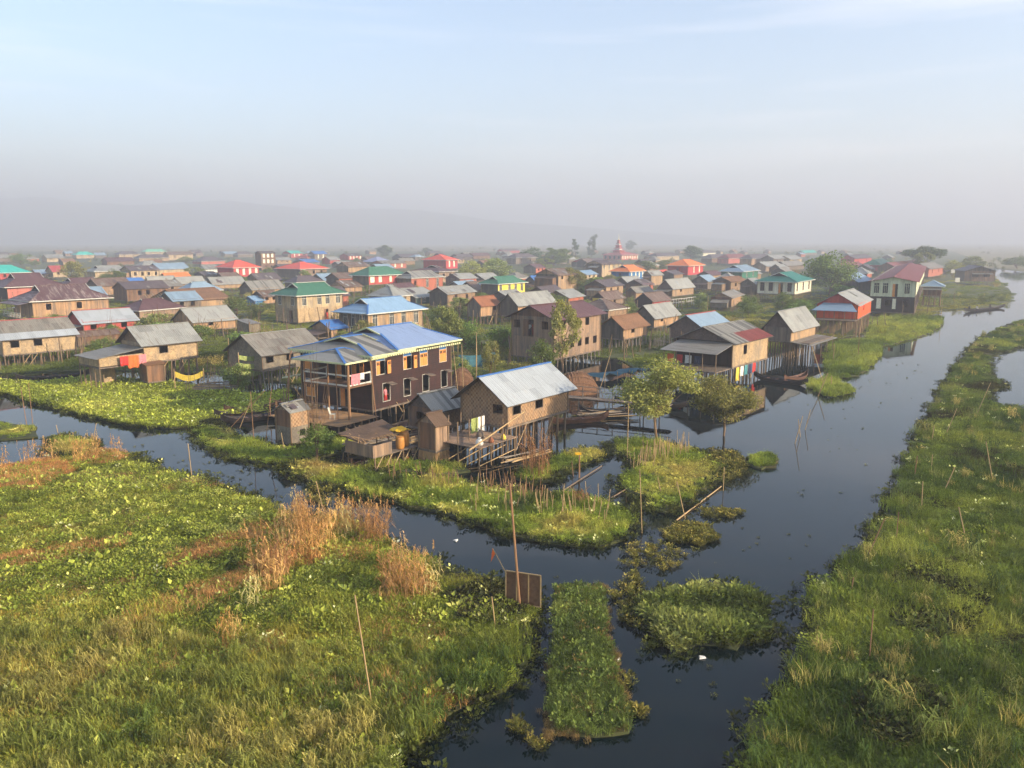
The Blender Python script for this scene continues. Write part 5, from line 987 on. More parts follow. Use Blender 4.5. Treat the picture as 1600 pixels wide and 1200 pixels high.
for k, (x, y, s, mt, lab) in enumerate(((-1.5, -1.0, .75, 'cl_white', 'white sack leaning by the hut on the cluttered landing'), (-.4, -1.2, .55, 't_red', 'brown bundle on the cluttered landing'), (.9, -1.3, .55, 'cl_yellow', 'yellow bundle on the cluttered landing edge'), (.3, .4, .8, 'w_grey', 'grey sack on the cluttered landing'))):
    o = lathe([(.05*s, 0), (.3*s, .02), (.36*s, .2*s), (.3*s, .5*s), (.12*s, .68*s), (.14*s, .78*s), (.02, .8*s)], 9).build('sack', M[mt], None, True); o.location = pl_.matrix_basis @ Vector((x, y, hT-.5)); o.scale = (1.1, .9, 1); tag(o, lab, 'sack')
for k, (x, mt, lab) in enumerate(((.4, 'cl_green', 'yellow green cloth hanging on the gable landing of the woven house'), (1.2, 'cl_white', 'grey white cloth beside the yellow green cloth'))):
    cloth('laundry', lab, 'laundry', pl_.matrix_basis @ Vector((x, 1.0, hT+.9)), TIN.rotation_euler.z, .75, 1.1, mt)

# ------------------------------------------------------------------ washing in the village
p = at_house(MH, -2.4, -.35, MH['plan'][2]+.95); rz = MH.rotation_euler.z
for k, (mt, lab) in enumerate((('cl_red', 'dark red garment on the line of the tan mat house'), ('cl_orange', 'large orange patterned cloth hung below the tan mat house roof'), ('cl_pink', 'pale pink cloth right of the orange cloth'))):
    cloth('laundry', lab, 'laundry', p+Vector((math.cos(rz), math.sin(rz), 0))*(k*1.0), rz, .9 if k != 1 else 1.2, 1.0+.35*(k == 1), mt)
Ls, Ws, hs, _ = STR['plan']
for k, (mt, lab) in enumerate((('cl_yellow', 'yellow sarong hung under the maroon striped roof house'), ('cl_white', 'white cloth hung under the maroon striped roof house'), ('cl_teal', 'teal cloth hung under the maroon striped roof house'), ('cl_navy', 'navy cloth hung under the maroon striped roof house'), ('cl_red', 'red shirt hung under the maroon striped roof house'))):
    cloth('laundry', lab, 'laundry', at_house(STR, 1.0+k*1.15, -.3, hs-.1), STR.rotation_euler.z, .8, 1.1 if k else 1.5, mt)
for k, (mt, lab) in enumerate((('cl_orange', 'orange cloth on the porch of the maroon striped roof house'), ('cl_red', 'crimson cloth on the porch of the maroon striped roof house'), ('cl_white', 'white shirt on the porch of the maroon striped roof house'), ('cl_navy', 'dark cloth on the porch of the maroon striped roof house'))):
    cloth('laundry', lab, 'laundry', at_house(STR, -3.9, Ws*.8-k*1.1, hs+1.5), STR.rotation_euler.z+R(90), .8, .9, mt)
# green yellow net bunches drying by the long grey house
p = G(398, 604)
NB = thing('net_rack', 'rack hung with three yellow green nets beside the long grey house', 'net rack', p, R(50))
for x in (-1.8, 1.8): post('pole', (x, 0, -.6), (x, 0, 4.0), .06, 'bamboo', NB)
for k in range(3):
    m = MB(); n = 12; rows = []
    for j in range(4): rows.append([(-1.7+3.4*i/n, .06*math.sin(i*2), 3.7-.85*k-.35*math.sin(math.pi*i/n)-.16*j) for i in range(n+1)])
    m.rings([r+[(x, y+.12, z) for x, y, z in reversed(r)] for r in rows]); m.build('net', M['cl_green'], NB)
p = G(297, 610); NY = thing('net_rack', 'low line with a sagging yellow net below the tan mat house', 'net rack', p, R(10))
for x in (-1.5, 1.5): post('pole', (x, 0, -.6), (x, 0, 2.4), .05, 'bamboo', NY)
m = MB(); rows = [[(-1.4+2.8*i/10, 0, 2.1-.5*math.sin(math.pi*i/10)-.2*j) for i in range(11)] for j in range(4)]; m.rings([r+[(x, y+.1, z) for x, y, z in reversed(r)] for r in rows]); m.build('net', M['cl_yellow'], NY)
house('outhouse', 'leaning tin panel privy at the left of the tan mat house', 163, 167, 603, 601, 562, A=140, hd=30, rise=.2, roof='mono', rm='r_old', wm='m_tan', cat='outhouse', L=1.4, W=2.2)
house('outhouse', 'brown bamboo mat enclosure under the tan mat house', 232, 258, 605, 597, 571, hd=44, W=1.6, rise=.2, roof='mono', rm='t_brown', wm='w_brown', cat='outhouse')
# ------------------------------------------------------------------ trees
def crown_mesh(name, kind_, n, leaf, mat, seed):
    """unit crown: height 0..1, half width about 0.5; leaf-sized faces in uneven clumps"""
    rg = np.random.default_rng(seed); cl = []; nc = {'round': 34, 'loose': 34, 'bush': 30, 'umbrella': 40, 'slim': 30, 'two': 30}[kind_]
    for _ in range(nc):
        while True:
            p = rg.uniform(-1, 1, 3); r = np.linalg.norm(p)
            if r < 1 and r > .45: break
        if kind_ in ('round', 'bush'): k_ = rg.uniform(.85, 1.2); c = np.array([p[0]*.42*k_, p[1]*.42*k_, .5+p[2]*.42*k_])
        elif kind_ == 'loose': c = np.array([p[0]*.4, p[1]*.4, .5+p[2]*.46])
        elif kind_ == 'umbrella': c = np.array([p[0]*.47, p[1]*.47, .72+.2*p[2]*(1-.6*abs(p[0]))])
        elif kind_ == 'slim': z = rg.random(); w = .2*(1-z)**.6+.04; c = np.array([p[0]*w*1.6, p[1]*w*1.6, .03+.95*z])
        else: z = rg.random(); s = 0.12 if rg.random() < .5 else -.13; c = np.array([s+p[0]*.1, p[1]*.12, z*(1.0 if s > 0 else .75)])
        cl.append(c)
    cl = np.array(cl); rad = {'round': .17, 'loose': .14, 'bush': .19, 'umbrella': .12, 'slim': .085, 'two': .11}[kind_]
    w = rg.random(len(cl))+.5; i = rg.choice(len(cl), n, p=w/w.sum()); o = rg.normal(0, 1, (n, 3)); o /= np.linalg.norm(o, axis=1)[:, None]
    P = cl[i]+o*(rg.random((n, 1))**.5)*rad*(rg.uniform(.55, 1.4, len(cl))[i])[:, None]*np.array([1.15, 1.15, .8]); P[:, 2] = np.clip(P[:, 2], .0, 1.1)
    a = rg.normal(0, 1, (n, 3)); a /= np.linalg.norm(a, axis=1)[:, None]; b = np.cross(a, rg.normal(0, 1, (n, 3))); b /= np.linalg.norm(b, axis=1)[:, None]+1e-9
    s = leaf*rg.uniform(.6, 1.4, (n, 1)); V = np.stack([P-a*s, P+b*s*.45, P+a*s, P-b*s*.45], 1).reshape(-1, 3)
    me = bpy.data.meshes.new(name); me.vertices.add(4*n); me.vertices.foreach_set('co', V.astype(np.float32).ravel()); me.loops.add(4*n); me.loops.foreach_set('vertex_index', np.arange(4*n, dtype=np.int32)); me.polygons.add(n)
    me.polygons.foreach_set('loop_start', np.arange(0, 4*n, 4, dtype=np.int32)); me.update(calc_edges=True); me.materials.append(M[mat]); return me, cl
def trunk_mesh(name, cl, seed, fork, rr=.022):
    r = random.Random(seed); m = MB(); base = Vector((0, 0, -fork[0]))
    tops = []
    for k in range(fork[1]):
        top = Vector((r.uniform(-.12, .12), r.uniform(-.12, .12), r.uniform(.05, .25))); mid = base*.4+top*.6+Vector((r.uniform(-.03, .03), r.uniform(-.03, .03), 0)); m.tube(base, mid, rr*(1 if fork[1] == 1 else .75), rr*.7, 7); m.tube(mid, top, rr*.7, rr*.45, 6); tops.append(top)
    for c in cl[:18]: t_ = r.choice(tops); c = Vector(c); mid = t_*.5+c*.5+Vector((0, 0, -.04)); m.tube(t_, mid, rr*.4, rr*.25, 5); m.tube(mid, c, rr*.25, rr*.08, 4)
    return m.mesh(name)
TP = {}
def tree_proto(key, kind_, n, leaf, mat, fork, bark='bark', rr=.022):
    for s in range(2):
        me, cl = crown_mesh('crown_'+key, kind_, n, leaf, mat, s*7+len(TP)); tm = trunk_mesh('trunk_'+key, cl, s, fork, rr); tm.materials.append(M[bark]); TP[key, s] = (me, tm)
tree_proto('willow', 'round', 15000, .02, 'leaf_olive', (.55, 2)); tree_proto('loose', 'loose', 4500, .026, 'leaf_olive', (.35, 2)); tree_proto('bush', 'bush', 4200, .03, 'leaf_green', (.12, 3)); tree_proto('round', 'round', 5500, .03, 'leaf_green', (.3, 1))
tree_proto('dark', 'round', 4500, .034, 'leaf_dark', (.3, 1)); tree_proto('pale', 'loose', 5000, .03, 'leaf_pale', (.3, 2)); tree_proto('umbrella', 'umbrella', 5200, .03, 'leaf_dark', (.05, 2), 'bark_dark'); tree_proto('slim', 'slim', 3400, .028, 'leaf_dark', (.1, 1), 'bark_dark', .012); tree_proto('two', 'two', 3600, .03, 'leaf_dark', (.1, 2), 'bark_dark', .015)
def tree(name, label, u, vb, v0, v1, w, key, s=0, cat='tree', group=None):
    """base at (u, vb); crown between heights seen at v0 (top) and v1 (bottom), w wide"""
    p = G(u, vb); zt, zb = height_at(p, v0), max(.15, height_at(p, v1)); k = (p-CAMP).length/FPX; H = zt-zb; ww = w*k/.95
    t = thing(name, label, cat, p, random.uniform(0, 6.28) if key not in ('two',) else 0, group); me, tm = TP[key, s % 2]
    c = obj('crown', me, None, t); c.location = (0, 0, zb); c.scale = (ww, ww, H)
    f = {'willow': .55, 'loose': .35, 'bush': .12, 'round': .3, 'dark': .3, 'pale': .3, 'umbrella': .05, 'slim': .1, 'two': .1}[key]
    tr = obj('trunk', tm, None, t); tr.location = (0, 0, zb); tr.scale = (ww, ww, max(H, (zb+.3)/f if key != 'umbrella' else H)); return t
GT = 'trees growing among the houses'
for a in (('leafy_tree', 'larger round olive tree with pale trunk on the islet before the striped roof house', 1029, 694, 568, 660, 116, 'willow', 0),
          ('leafy_tree', 'smaller round olive tree with forked trunk right of the larger one', 1129, 680, 580, 662, 92, 'willow', 1),
          ('leafy_tree', 'thin wispy tree in front of the big weathered plank house', 880, 582, 468, 560, 55, 'loose', 0),
          ('leafy_tree', 'slim grey green tree left of the big weathered plank house', 766, 592, 528, 580, 34, 'loose', 1),
          ('shrub', 'small round shrub at the water by the tall narrow privy', 495, 722, 664, 706, 50, 'bush', 0),
          ('leafy_tree', 'light green tree right of the light blue roof', 700, 560, 470, 540, 52, 'pale', 0),
          ('shrub', 'dark bush crowding the light blue roofed house on its right', 728, 548, 500, 546, 50, 'bush', 1),
          ('leafy_tree', 'tall shaggy green tree beside the cream house', 1293, 462, 394, 452, 64, 'round', 0),
          ('leafy_tree', 'wide dark umbrella shaped tree by the far canal', 1442, 428, 383, 426, 58, 'umbrella', 0),
          ('leafy_tree', 'pale round tree in front of the umbrella shaped tree', 1441, 430, 391, 426, 32, 'pale', 1),
          ('leafy_tree', 'thin tree screening the two storey brown house', 893, 466, 418, 458, 46, 'loose', 0),
          ('shrub', 'broad bush right of the tree screening the two storey brown house', 935, 466, 434, 464, 62, 'bush', 0),
          ('leafy_tree', 'big spreading pale tree above the yellow house', 775, 438, 400, 436, 62, 'pale', 0),
          ('leafy_tree', 'grey green tree left of the big spreading pale tree', 738, 442, 404, 438, 54, 'loose', 1),
          ('leafy_tree', 'tall dense green tree left of the pagoda', 868, 416, 385, 412, 46, 'round', 1),
          ('leafy_tree', 'rounded tree behind the tall dense tree left of the pagoda', 832, 412, 384, 410, 34, 'dark', 0),
          ('leafy_tree', 'pale shaggy tree below the tall dense tree', 850, 424, 402, 420, 34, 'pale', 1),
          ('conifer', 'slender dark casuarina left of the pagoda', 897, 406, 374, 404, 26, 'slim', 0),
          ('leafy_tree', 'two stemmed dark tree just left of the pagoda', 924, 402, 369, 398, 24, 'two', 0),
          ('leafy_tree', 'round dark tree standing alone on the left skyline', 601, 402, 382, 400, 24, 'dark', 1),
          ('leafy_tree', 'faint round tree right of the lone skyline tree', 668, 398, 386, 397, 15, 'dark', 0),
          ('leafy_tree', 'rounded dark tree right of the pagoda on the skyline', 1082, 408, 383, 404, 32, 'dark', 1),
          ('leafy_tree', 'low dark tree behind the pagoda', 985, 392, 374, 391, 16, 'dark', 0),
          ('leafy_tree', 'grey green tree right of the dull crimson roof', 116, 446, 408, 442, 36, 'loose', 0),
          ('leafy_tree', 'dark round tree above the deep blue roof', 180, 448, 421, 444, 28, 'round', 0),
          ('shrub', 'yellowish bush left of the dark round tree', 150, 448, 432, 447, 28, 'pale', 0),
          ('shrub', 'grey bush by the far left roofs', 32, 414, 396, 412, 26, 'bush', 1),
          ('shrub', 'light bush in front of the long coral roof', 478, 448, 420, 446, 24, 'pale', 1),
          ('shrub', 'second light bush right of it by the blue white zinc roof', 508, 446, 424, 444, 28, 'pale', 0),
          ('shrub', 'olive bush before the cream white house', 1222, 492, 458, 490, 34, 'bush', 0),
          ('shrub', 'second olive bush under the cream house porch', 1252, 494, 466, 492, 28, 'bush', 1),
          ('shrub', 'bush left of the pale green house among the huts', 1316, 470, 444, 468, 36, 'bush', 1),
          ('shrub', 'straw coloured bush with bare stems by the canal bend', 1520, 424, 398, 422, 40, 'pale', 0),
          ('palm_tree', 'tall shrub left of the lone house on the grassy point', 1490, 432, 404, 430, 34, 'loose', 1),
          ('shrub', 'bush on the far bank beyond the canal', 1590, 420, 402, 418, 36, 'bush', 0),
          ('shrub', 'bush between the yellow house and the thatched hut', 755, 482, 458, 480, 40, 'bush', 0),
          ('shrub', 'green bush right of the thatched hut cluster below the yellow house', 720, 500, 462, 498, 46, 'pale', 1),
          ('shrub', 'tangled bush below the thatched hut in front of the yellow house', 790, 545, 508, 543, 60, 'bush', 1),
          ('shrub', 'bushes by the pagoda foot', 1010, 428, 408, 426, 40, 'bush', 0),
          ('shrub', 'light bush left of the red house with orange and blue roof', 1036, 424, 404, 422, 30, 'pale', 0),
          ('shrub', 'climbing green bush by the big plank house front', 845, 590, 532, 588, 44, 'bush', 0),
          ('shrub', 'brownish bush beside the net rack', 372, 612, 568, 608, 40, 'bush', 1),
          ('shrub', 'bush left of the bright orange house', 1240, 500, 474, 498, 30, 'bush', 0),
          ('shrub', 'pale bush among roofs left of the crimson house', 305, 436, 416, 434, 32, 'pale', 1),
          ('shrub', 'far pale bush by the mint green roof', 290, 412, 400, 410, 30, 'pale', 0),
          ('shrub', 'reddish brown dried bush behind the chocolate house', 722, 596, 554, 592, 34, 'pale', 0)):
    nm, lab, u, vb, v0, v1, w, key, s = a; tree('leafy_tree' if nm == 'palm_tree' else nm, lab, u, vb, v0, v1, w, key, s, 'shrub' if nm == 'shrub' else 'tree', GT if v1 < 560 else None)
rr = random.Random(5); made = 0; tries = 0
while made < 95 and tries < 4000:
    tries += 1; v_ = 402+165*rr.random()**1.5; u_ = rr.uniform(0, 1420 if v_ < 440 else (1200 if v_ < 500 else 830)); p = G(u_, v_)
    if not bool(inside(LAND['village_marsh'], [p.x], [p.y])[0]) or blocked(p-Vector((1, 1, 0)), Vector((1, 0, 0)), Vector((0, 1, 0)), 2, 2, .3): continue
    k = FPX/(p-CAMP).length; hh = rr.uniform(2.6, 5.0); key = rr.choice(('loose', 'bush', 'pale', 'bush', 'round'))
    tree('leafy_tree', near_label({'loose': 'thin tree', 'bush': 'low bushy tree', 'pale': 'pale loose tree', 'round': 'round green tree'}[key], u_, v_-2*k), u_, v_, v_-hh*k, v_-hh*.12*k, hh*rr.uniform(.9, 1.4)*k, key, made, 'tree', 'small trees between the further houses'); made += 1
# scrub nobody could count, in the gaps of the village
def free(x, y, mar=1.2):
    k = np.ones(len(x), bool)
    for b0, e1, e2, L_, W_ in FOOT:
        dx, dy = x-b0.x, y-b0.y; a = dx*e1.x+dy*e1.y; c = dx*e2.x+dy*e2.y; k &= ~((a > -mar) & (a < L_+mar) & (c > -mar) & (c < W_+mar))
    return k
s3 = ['scrub0', 'scrub1', 'scrub2']
veg('village_scrub', 'low grey green scrub filling the gaps between the village houses', 'scrub', [('village_marsh', 1100)], choose(s3), lambda x, y: blend(C3('#4f5a34', '#6a7040', '#86804e', '#7c6a48'), N1(x, y, 30.0)*1.4-.2), .5, 1.2, wpow=1.7, keep=lambda x, y: free(x, y, 1.0) & (N2(x, y, 25.0) > .4))
veg('village_grass', 'green marsh grass between the stilt houses', 'grass', [('village_marsh', 8000)], choose(wg+wt+wh, [.18]*3+[.06]*3+[.28/3]*3), lambda x, y: blend(C3('#465227', '#5f6d30', '#7b8440', '#8c804c'), N1(x, y, 18.0)*1.5-.25), 1.1, 1.8, wpow=1.8, ymax=330, keep=lambda x, y: free(x, y, -.3), zscale=lambda x, y: .5+.6*N3(x, y, 9.0)**2)
def stake_proto():
    m = MB(); m.tube((0, 0, -.3), (.06, .03, 1.0), .03, .022, 5); return [Vector(p) for p in m.v], m.f
me = np_mesh('plant_stake', *stake_proto(), M['stilt']); o = bpy.data.objects.new('p%02d_stake' % len(PIDX), me); PROT.objects.link(o); PIDX['stake'] = len(PIDX)
veg('village_stakes', 'countless thin bamboo stakes standing in the mud between the houses', 'stakes', [('village_marsh', 1800)], choose(['stake']), lambda x, y: blend(C3('#7a6a50', '#a08c68'), RNG.random(len(x))), 1.3, 3.4, wpow=1.8, ymax=260, keep=lambda x, y: free(x, y, .1) & ~free(x, y, 5.0))
veg('plain_scrub', 'faint scattered scrub on the far plain', 'scrub', [(pl, 420)], choose(s3), lambda x, y: blend(C3('#4f5a38', '#6a6a44'), RNG.random(len(x))), .8, 2.0, wpow=1.9, ymax=2600)

# ------------------------------------------------------------------ boats
def boat(label, u0, v0, u1, v1, beam=1.0, mat='boat', z=0.0, rise=.55, group='long wooden boats'):
    a, b = G(u0, v0, z), G(u1, v1, z); d = b-a; Lb = d.length; t = thing('longboat', label, 'boat', a, math.atan2(d.y, d.x), group)
    n = 16; outer = []; inner = []
    for i in range(n+1):
        s = i/n; w = beam/2*max(.05, (1-abs(2*s-1)**3.2)); kz = rise*(abs(2*s-1)**4)+.0; hgt = .42
        outer.append([(Lb*s, -w, kz+hgt), (Lb*s, -w*.75, kz+.12), (Lb*s, -w*.3, kz-.12), (Lb*s, w*.3, kz-.12), (Lb*s, w*.75, kz+.12), (Lb*s, w, kz+hgt)])
        wi = max(.02, w-.05); inner.append([(Lb*s, -wi, kz+hgt), (Lb*s, -wi*.72, kz+.17), (Lb*s, 0, kz-.02), (Lb*s, wi*.72, kz+.17), (Lb*s, wi, kz+hgt)])
    m = MB(); m.rings(outer, False, True); m.rings(inner, False, False)
    for sd_ in (0, -1):
        for i in range(n): m.poly([outer[i][sd_], outer[i+1][sd_], inner[i+1][sd_], inner[i][sd_]])
    m.build('hull', M[mat], t)
    for s in (.25, .42, .58, .75):
        m = MB(); w = beam/2*(1-abs(2*s-1)**3.2)*.92; m.box(Lb*s-.12, Lb*s+.12, -w, w, .3, .34); m.build('thwart', M['boat_brown'], t)
    return t, Lb
boat('black longboat with a white nose moored below the beige house', 25, 597, 142, 588, 1.3)
m = MB(); 
boat('dark longboat nearest the tall narrow privy', 345, 663, 440, 652, 1.3); boat('second dark longboat behind the one nearest the privy', 335, 655, 440, 645, 1.3); boat('brown longboat farthest back by the chocolate house', 350, 647, 440, 638, 1.2, 'boat_brown')
boat('slender brown canoe beneath the woven bamboo house', 856, 664, 951, 657, .9, 'boat_brown'); boat('dark boat moored below the wooden footbridge', 905, 646, 985, 652, 1.3); boat('black longboat moored right of the laundry house', 1178, 592, 1262, 604, 1.3)
boat('dark boat tucked behind the larger round olive tree', 960, 632, 1075, 640, 1.4)
MBT, MBL = boat('dark motorboat carrying people along the far canal', 1506, 488, 1570, 481, 1.4, rise=.6)
boat('grey boat under the mint and orange houses', 1225, 598, 1262, 590, 1.1, 'boat_brown')
# ------------------------------------------------------------------ people
def person(label, loc, rz, pose='stand', shirt='cl_white', skirt='cl_navy', group=None, s=1.0):
    if pose == 'stand': J = dict(pel=(0, 0, .92), sp=(0, 0, 1.15), ch=(0, .01, 1.36), nk=(0, .0, 1.5), hd=(0, -.02, 1.6), tp=(0, -.01, 1.72), hl=(.1, 0, .88), kl=(.12, -.02, .48), al=(.12, .03, .07), fl=(.13, -.14, .04), sl=(.18, .01, 1.42), el=(.25, .04, 1.15), wl=(.22, -.14, .97), gl=(.2, -.2, .95))
    else: J = dict(pel=(0, 0, .12), sp=(0, .02, .35), ch=(0, 0, .56), nk=(0, -.02, .7), hd=(0, -.05, .8), tp=(0, -.04, .92), hl=(.1, -.04, .1), kl=(.18, -.42, .22), al=(.14, -.72, .05), fl=(.14, -.86, .06), sl=(.18, 0, .62), el=(.24, -.12, .38), wl=(.16, -.34, .34), gl=(.14, -.42, .33))
    rad = dict(pel=.15, sp=.13, ch=.155, nk=.055, hd=.095, tp=.085, hl=.1, kl=.065, al=.045, fl=.04, sl=.065, el=.045, wl=.032, gl=.04)
    names = list(J); vv = [J[k] for k in names]; rs = [rad[k] for k in names]; idx = {k: i for i, k in enumerate(names)}; ed = [('pel', 'sp'), ('sp', 'ch'), ('ch', 'nk'), ('nk', 'hd'), ('hd', 'tp'), ('pel', 'hl'), ('hl', 'kl'), ('kl', 'al'), ('al', 'fl'), ('ch', 'sl'), ('sl', 'el'), ('el', 'wl'), ('wl', 'gl')]
    for k in ('hl', 'kl', 'al', 'fl', 'sl', 'el', 'wl', 'gl'): x, y, z = J[k]; idx[k+'r'] = len(vv); vv.append((-x, y, z)); rs.append(rad[k])
    ed += [('pel', 'hlr'), ('hlr', 'klr'), ('klr', 'alr'), ('alr', 'flr'), ('ch', 'slr'), ('slr', 'elr'), ('elr', 'wlr'), ('wlr', 'glr')]
    me = bpy.data.meshes.new('person'); me.from_pydata(vv, [(idx[a], idx[b]) for a, b in ed], []); o = bpy.data.objects.new('person_rig', me); COL.objects.link(o)
    md = o.modifiers.new('skin', 'SKIN'); sv = me.skin_vertices[0].data
    for i, r in enumerate(rs): sv[i].radius = (r, r*.85)
    sv[idx['pel']].use_root = True; o.modifiers.new('sub', 'SUBSURF').levels = 1; o.modifiers['sub'].render_levels = 1
    dg = bpy.context.evaluated_depsgraph_get(); nm = bpy.data.meshes.new_from_object(o.evaluated_get(dg)); bpy.data.objects.remove(o, do_unlink=True)
    nm.materials.clear()
    for k in ('skin', shirt, skirt, 'dark'): nm.materials.append(M[k])
    zn, zw = J['nk'][2], J['pel'][2]
    for p in nm.polygons:
        c = p.center
        if c.z > zn+.16 or (c.z > zn+.08 and c.y > J['hd'][1]+.03): mi = 3
        elif c.z > zn-.01: mi = 0
        elif c.z > zw+.06 and (abs(c.x) < .21 or c.z > zn-.3): mi = 1
        elif abs(c.x) > .2 and pose == 'stand': mi = 0
        elif (pose == 'stand' and c.z > .15) or (pose != 'stand' and c.y > -.62): mi = 2 if not (pose != 'stand' and c.z > .3 and abs(c.x) > .1) else 0
        else: mi = 0
        p.material_index = mi; p.use_smooth = True
    o = bpy.data.objects.new('person', nm); COL.objects.link(o); o.location = loc; o.rotation_euler = (0, 0, rz); o.scale = (s, s, s); return tag(o, label, 'person', group)
for s, lab, sh_, r in ((.12, 'person in dark clothes steering at the back of the motorboat', 'cl_navy', 90), (.3, 'person in a white top seated in the motorboat', 'cl_white', 90), (.62, 'person in grey seated forward in the motorboat', 'w_grey', 90)):
    p = MBT.matrix_basis @ Vector((MBL*s, 0, .34)); person(lab, p, MBT.rotation_euler.z+R(r), 'sit', sh_, 'cl_navy', 'people in the motorboat')
BP = [o for o in bpy.data.objects if o.get('label', '').startswith('big weathered two storey')][0]; Lp, Wp, hp, hwp = BP['plan']
person('person in a white shirt standing in the upper doorway of the plank house', at_house(BP, .45, Wp*.62, hp+hwp/2), BP.rotation_euler.z+R(-90), 'stand', 'cl_white', 'cl_navy'); person('person in orange standing behind the white shirt in the plank house doorway', at_house(BP, .75, Wp*.55, hp+hwp/2), BP.rotation_euler.z+R(-80), 'stand', 'cl_orange', 'cl_red')
person('person leaning out of the first lower window of the chocolate house', at_house(CH, L*.16+.1, .22, hf+.1), CH.rotation_euler.z, 'stand', 'cl_pink', 'cl_red')
GH = [o for o in bpy.data.objects if o.get('label', '').startswith('two storey tan house with green')][0]
person('person in red standing at the lower wall of the green roofed house', at_house(GH, GH['plan'][0]*.62, -.3, GH['plan'][2]), GH.rotation_euler.z, 'stand', 'cl_red', 'cl_orange')
# ------------------------------------------------------------------ footbridge, net, stakes, domes
a, b = G(884, 640), G(1046, 655); d = b-a; FB = thing('footbridge', 'grey wooden footbridge with handrail running behind the round trees', 'footbridge', a, math.atan2(d.y, d.x)); Lb = d.length
m = MB(); k = 0
while k*.32 < Lb: m.box(k*.32, k*.32+.27, -.6, .6, 1.25+random.uniform(-.02, .02), 1.31); k += 1
q = m.build('deck', M['w_grey'], FB); q['kind'] = 'stuff'
for k in range(int(Lb/1.5)+1):
    for y in (-.55, .55): post('post', (k*1.5, y, -.8), (k*1.5, y, 2.3 if y > 0 else 1.3), .06, 'stilt_grey', FB)
for zz in (1.8, 2.25): post('handrail', (0, .55, zz), (Lb, .55, zz), .04, 'stilt_grey', FB)
for y in (-.5, .5): post('beam', (0, y, 1.18), (Lb, y, 1.18), .07, 'stilt', FB)
m = None
def dome_screen(label, u, v, w, hgt, dep, rz, mat):
    t = thing('woven_screen', label, 'bamboo screen', G(u, v), rz); n = int(w/.16)
    for k in range(n+1):
        s = 2*k/n-1; x = s*w/2; h = hgt*math.sqrt(max(.12, 1-.85*s*s))*random.uniform(.97, 1.03); dd = dep*math.sqrt(max(.1, 1-.7*s*s)); mm = MB()
        pts = [(x, -dd*math.cos(a), -.2+(h+.2)*math.sin(a)) for a in (0, .35, .75, 1.15, 1.5708, 2.0, 2.6, 3.1416)]
        for p, q in zip(pts[:-1], pts[1:]): mm.bar(p, q, .15, .03)
        mm.build('slat', M[mat], t)
    for a in (.3, .6, .95, 1.3):
        mm = MB(); pts = []
        for k in range(11): s = k/5-1; h = hgt*math.sqrt(max(.12, 1-.85*s*s)); dd = dep*math.sqrt(max(.1, 1-.7*s*s)); pts.append((s*w/2, -dd*math.cos(a)*1.04, -.2+(h+.2)*math.sin(a)*1.03))
        for p, q in zip(pts[:-1], pts[1:]): mm.bar(p, q, .06, .05)
        mm.build('batten', M['w_brown'], t)
dome_screen('large rust brown domed bamboo screen behind the woven bamboo house', 901, 614, 4.2, 2.3, 1.5, R(12), 't_brown'); dome_screen('small rust brown domed bamboo screen right of the chocolate house', 722, 600, 2.3, 1.9, 1.0, R(12), 't_brown')
# blue net draped on stakes
nb = thing('fishing_net', 'blue green fishing net stretched beside the water behind the trees', 'fishing net', G(945, 598), R(38))
m = MB(); rows = [[(8*i/14, .5*math.sin(i*.7)+1.6*j, .5+.45*abs(math.sin(i*.8))*(1-j*.4)) for i in range(15)] for j in range(3)]; m.rings([r+[(x, y, z-.03) for x, y, z in reversed(r)] for r in rows]); m.build('netting', M['net_blue'], nb)
for k in range(5): post('stake', (2*k, 0, -.5), (2*k, 0, 1.1), .04, 'bamboo', nb)
nb = thing('fishing_net', 'dark blue green net hung on poles right of the chocolate house', 'fishing net', G(716, 588), R(30))
m = MB(); rows = [[(5*i/10, .1*math.sin(i*1.7), 2.6-.7*j-.25*math.sin(math.pi*i/10)) for i in range(11)] for j in range(3)]; m.rings([r+[(x, y+.03, z) for x, y, z in reversed(r)] for r in rows]); m.build('netting', M['net_blue'], nb)
for k in range(3): post('stake', (2.5*k, 0, -.5), (2.5*k, 0, 4.0), .05, 'bamboo', nb)
# framed fish screen with pennant on the tall pole
base = G(814, 956); FS = thing('fish_screen', 'tall pole with a brown framed mesh screen at the tip of the meadow', 'fish screen', base, R(-20))
tp = height_at(base, 758); post('pole', (0, 0, -.4), (-.55, .1, tp), .055, 'post_new', FS)
m = MB()
for x in (-.75, -.25, .3, .85): m.bar((x, .12, .3), (x, .12, 1.75), .05, .04)
for zz in (.3, 1.75): m.bar((-.75, .12, zz), (.85, .12, zz), .05, .04)
m.build('frame', M['bamboo'], FS); m = MB(); m.box(-.72, .82, .14, .16, .32, 1.72); m.build('mesh_panel', M['net_brown'], FS)
post('flag_stick', (-.7, .1, 1.6), (-1.35, .1, 2.7), .02, 'bamboo', FS); m = MB(); m.rings([[(-1.36, .1, 2.7), (-1.22, .1, 2.5), (-1.45, .1, 2.05)], [(-1.36, .12, 2.7), (-1.22, .12, 2.5), (-1.45, .12, 2.05)]]); m.build('pennant', M['cl_orange'], FS)
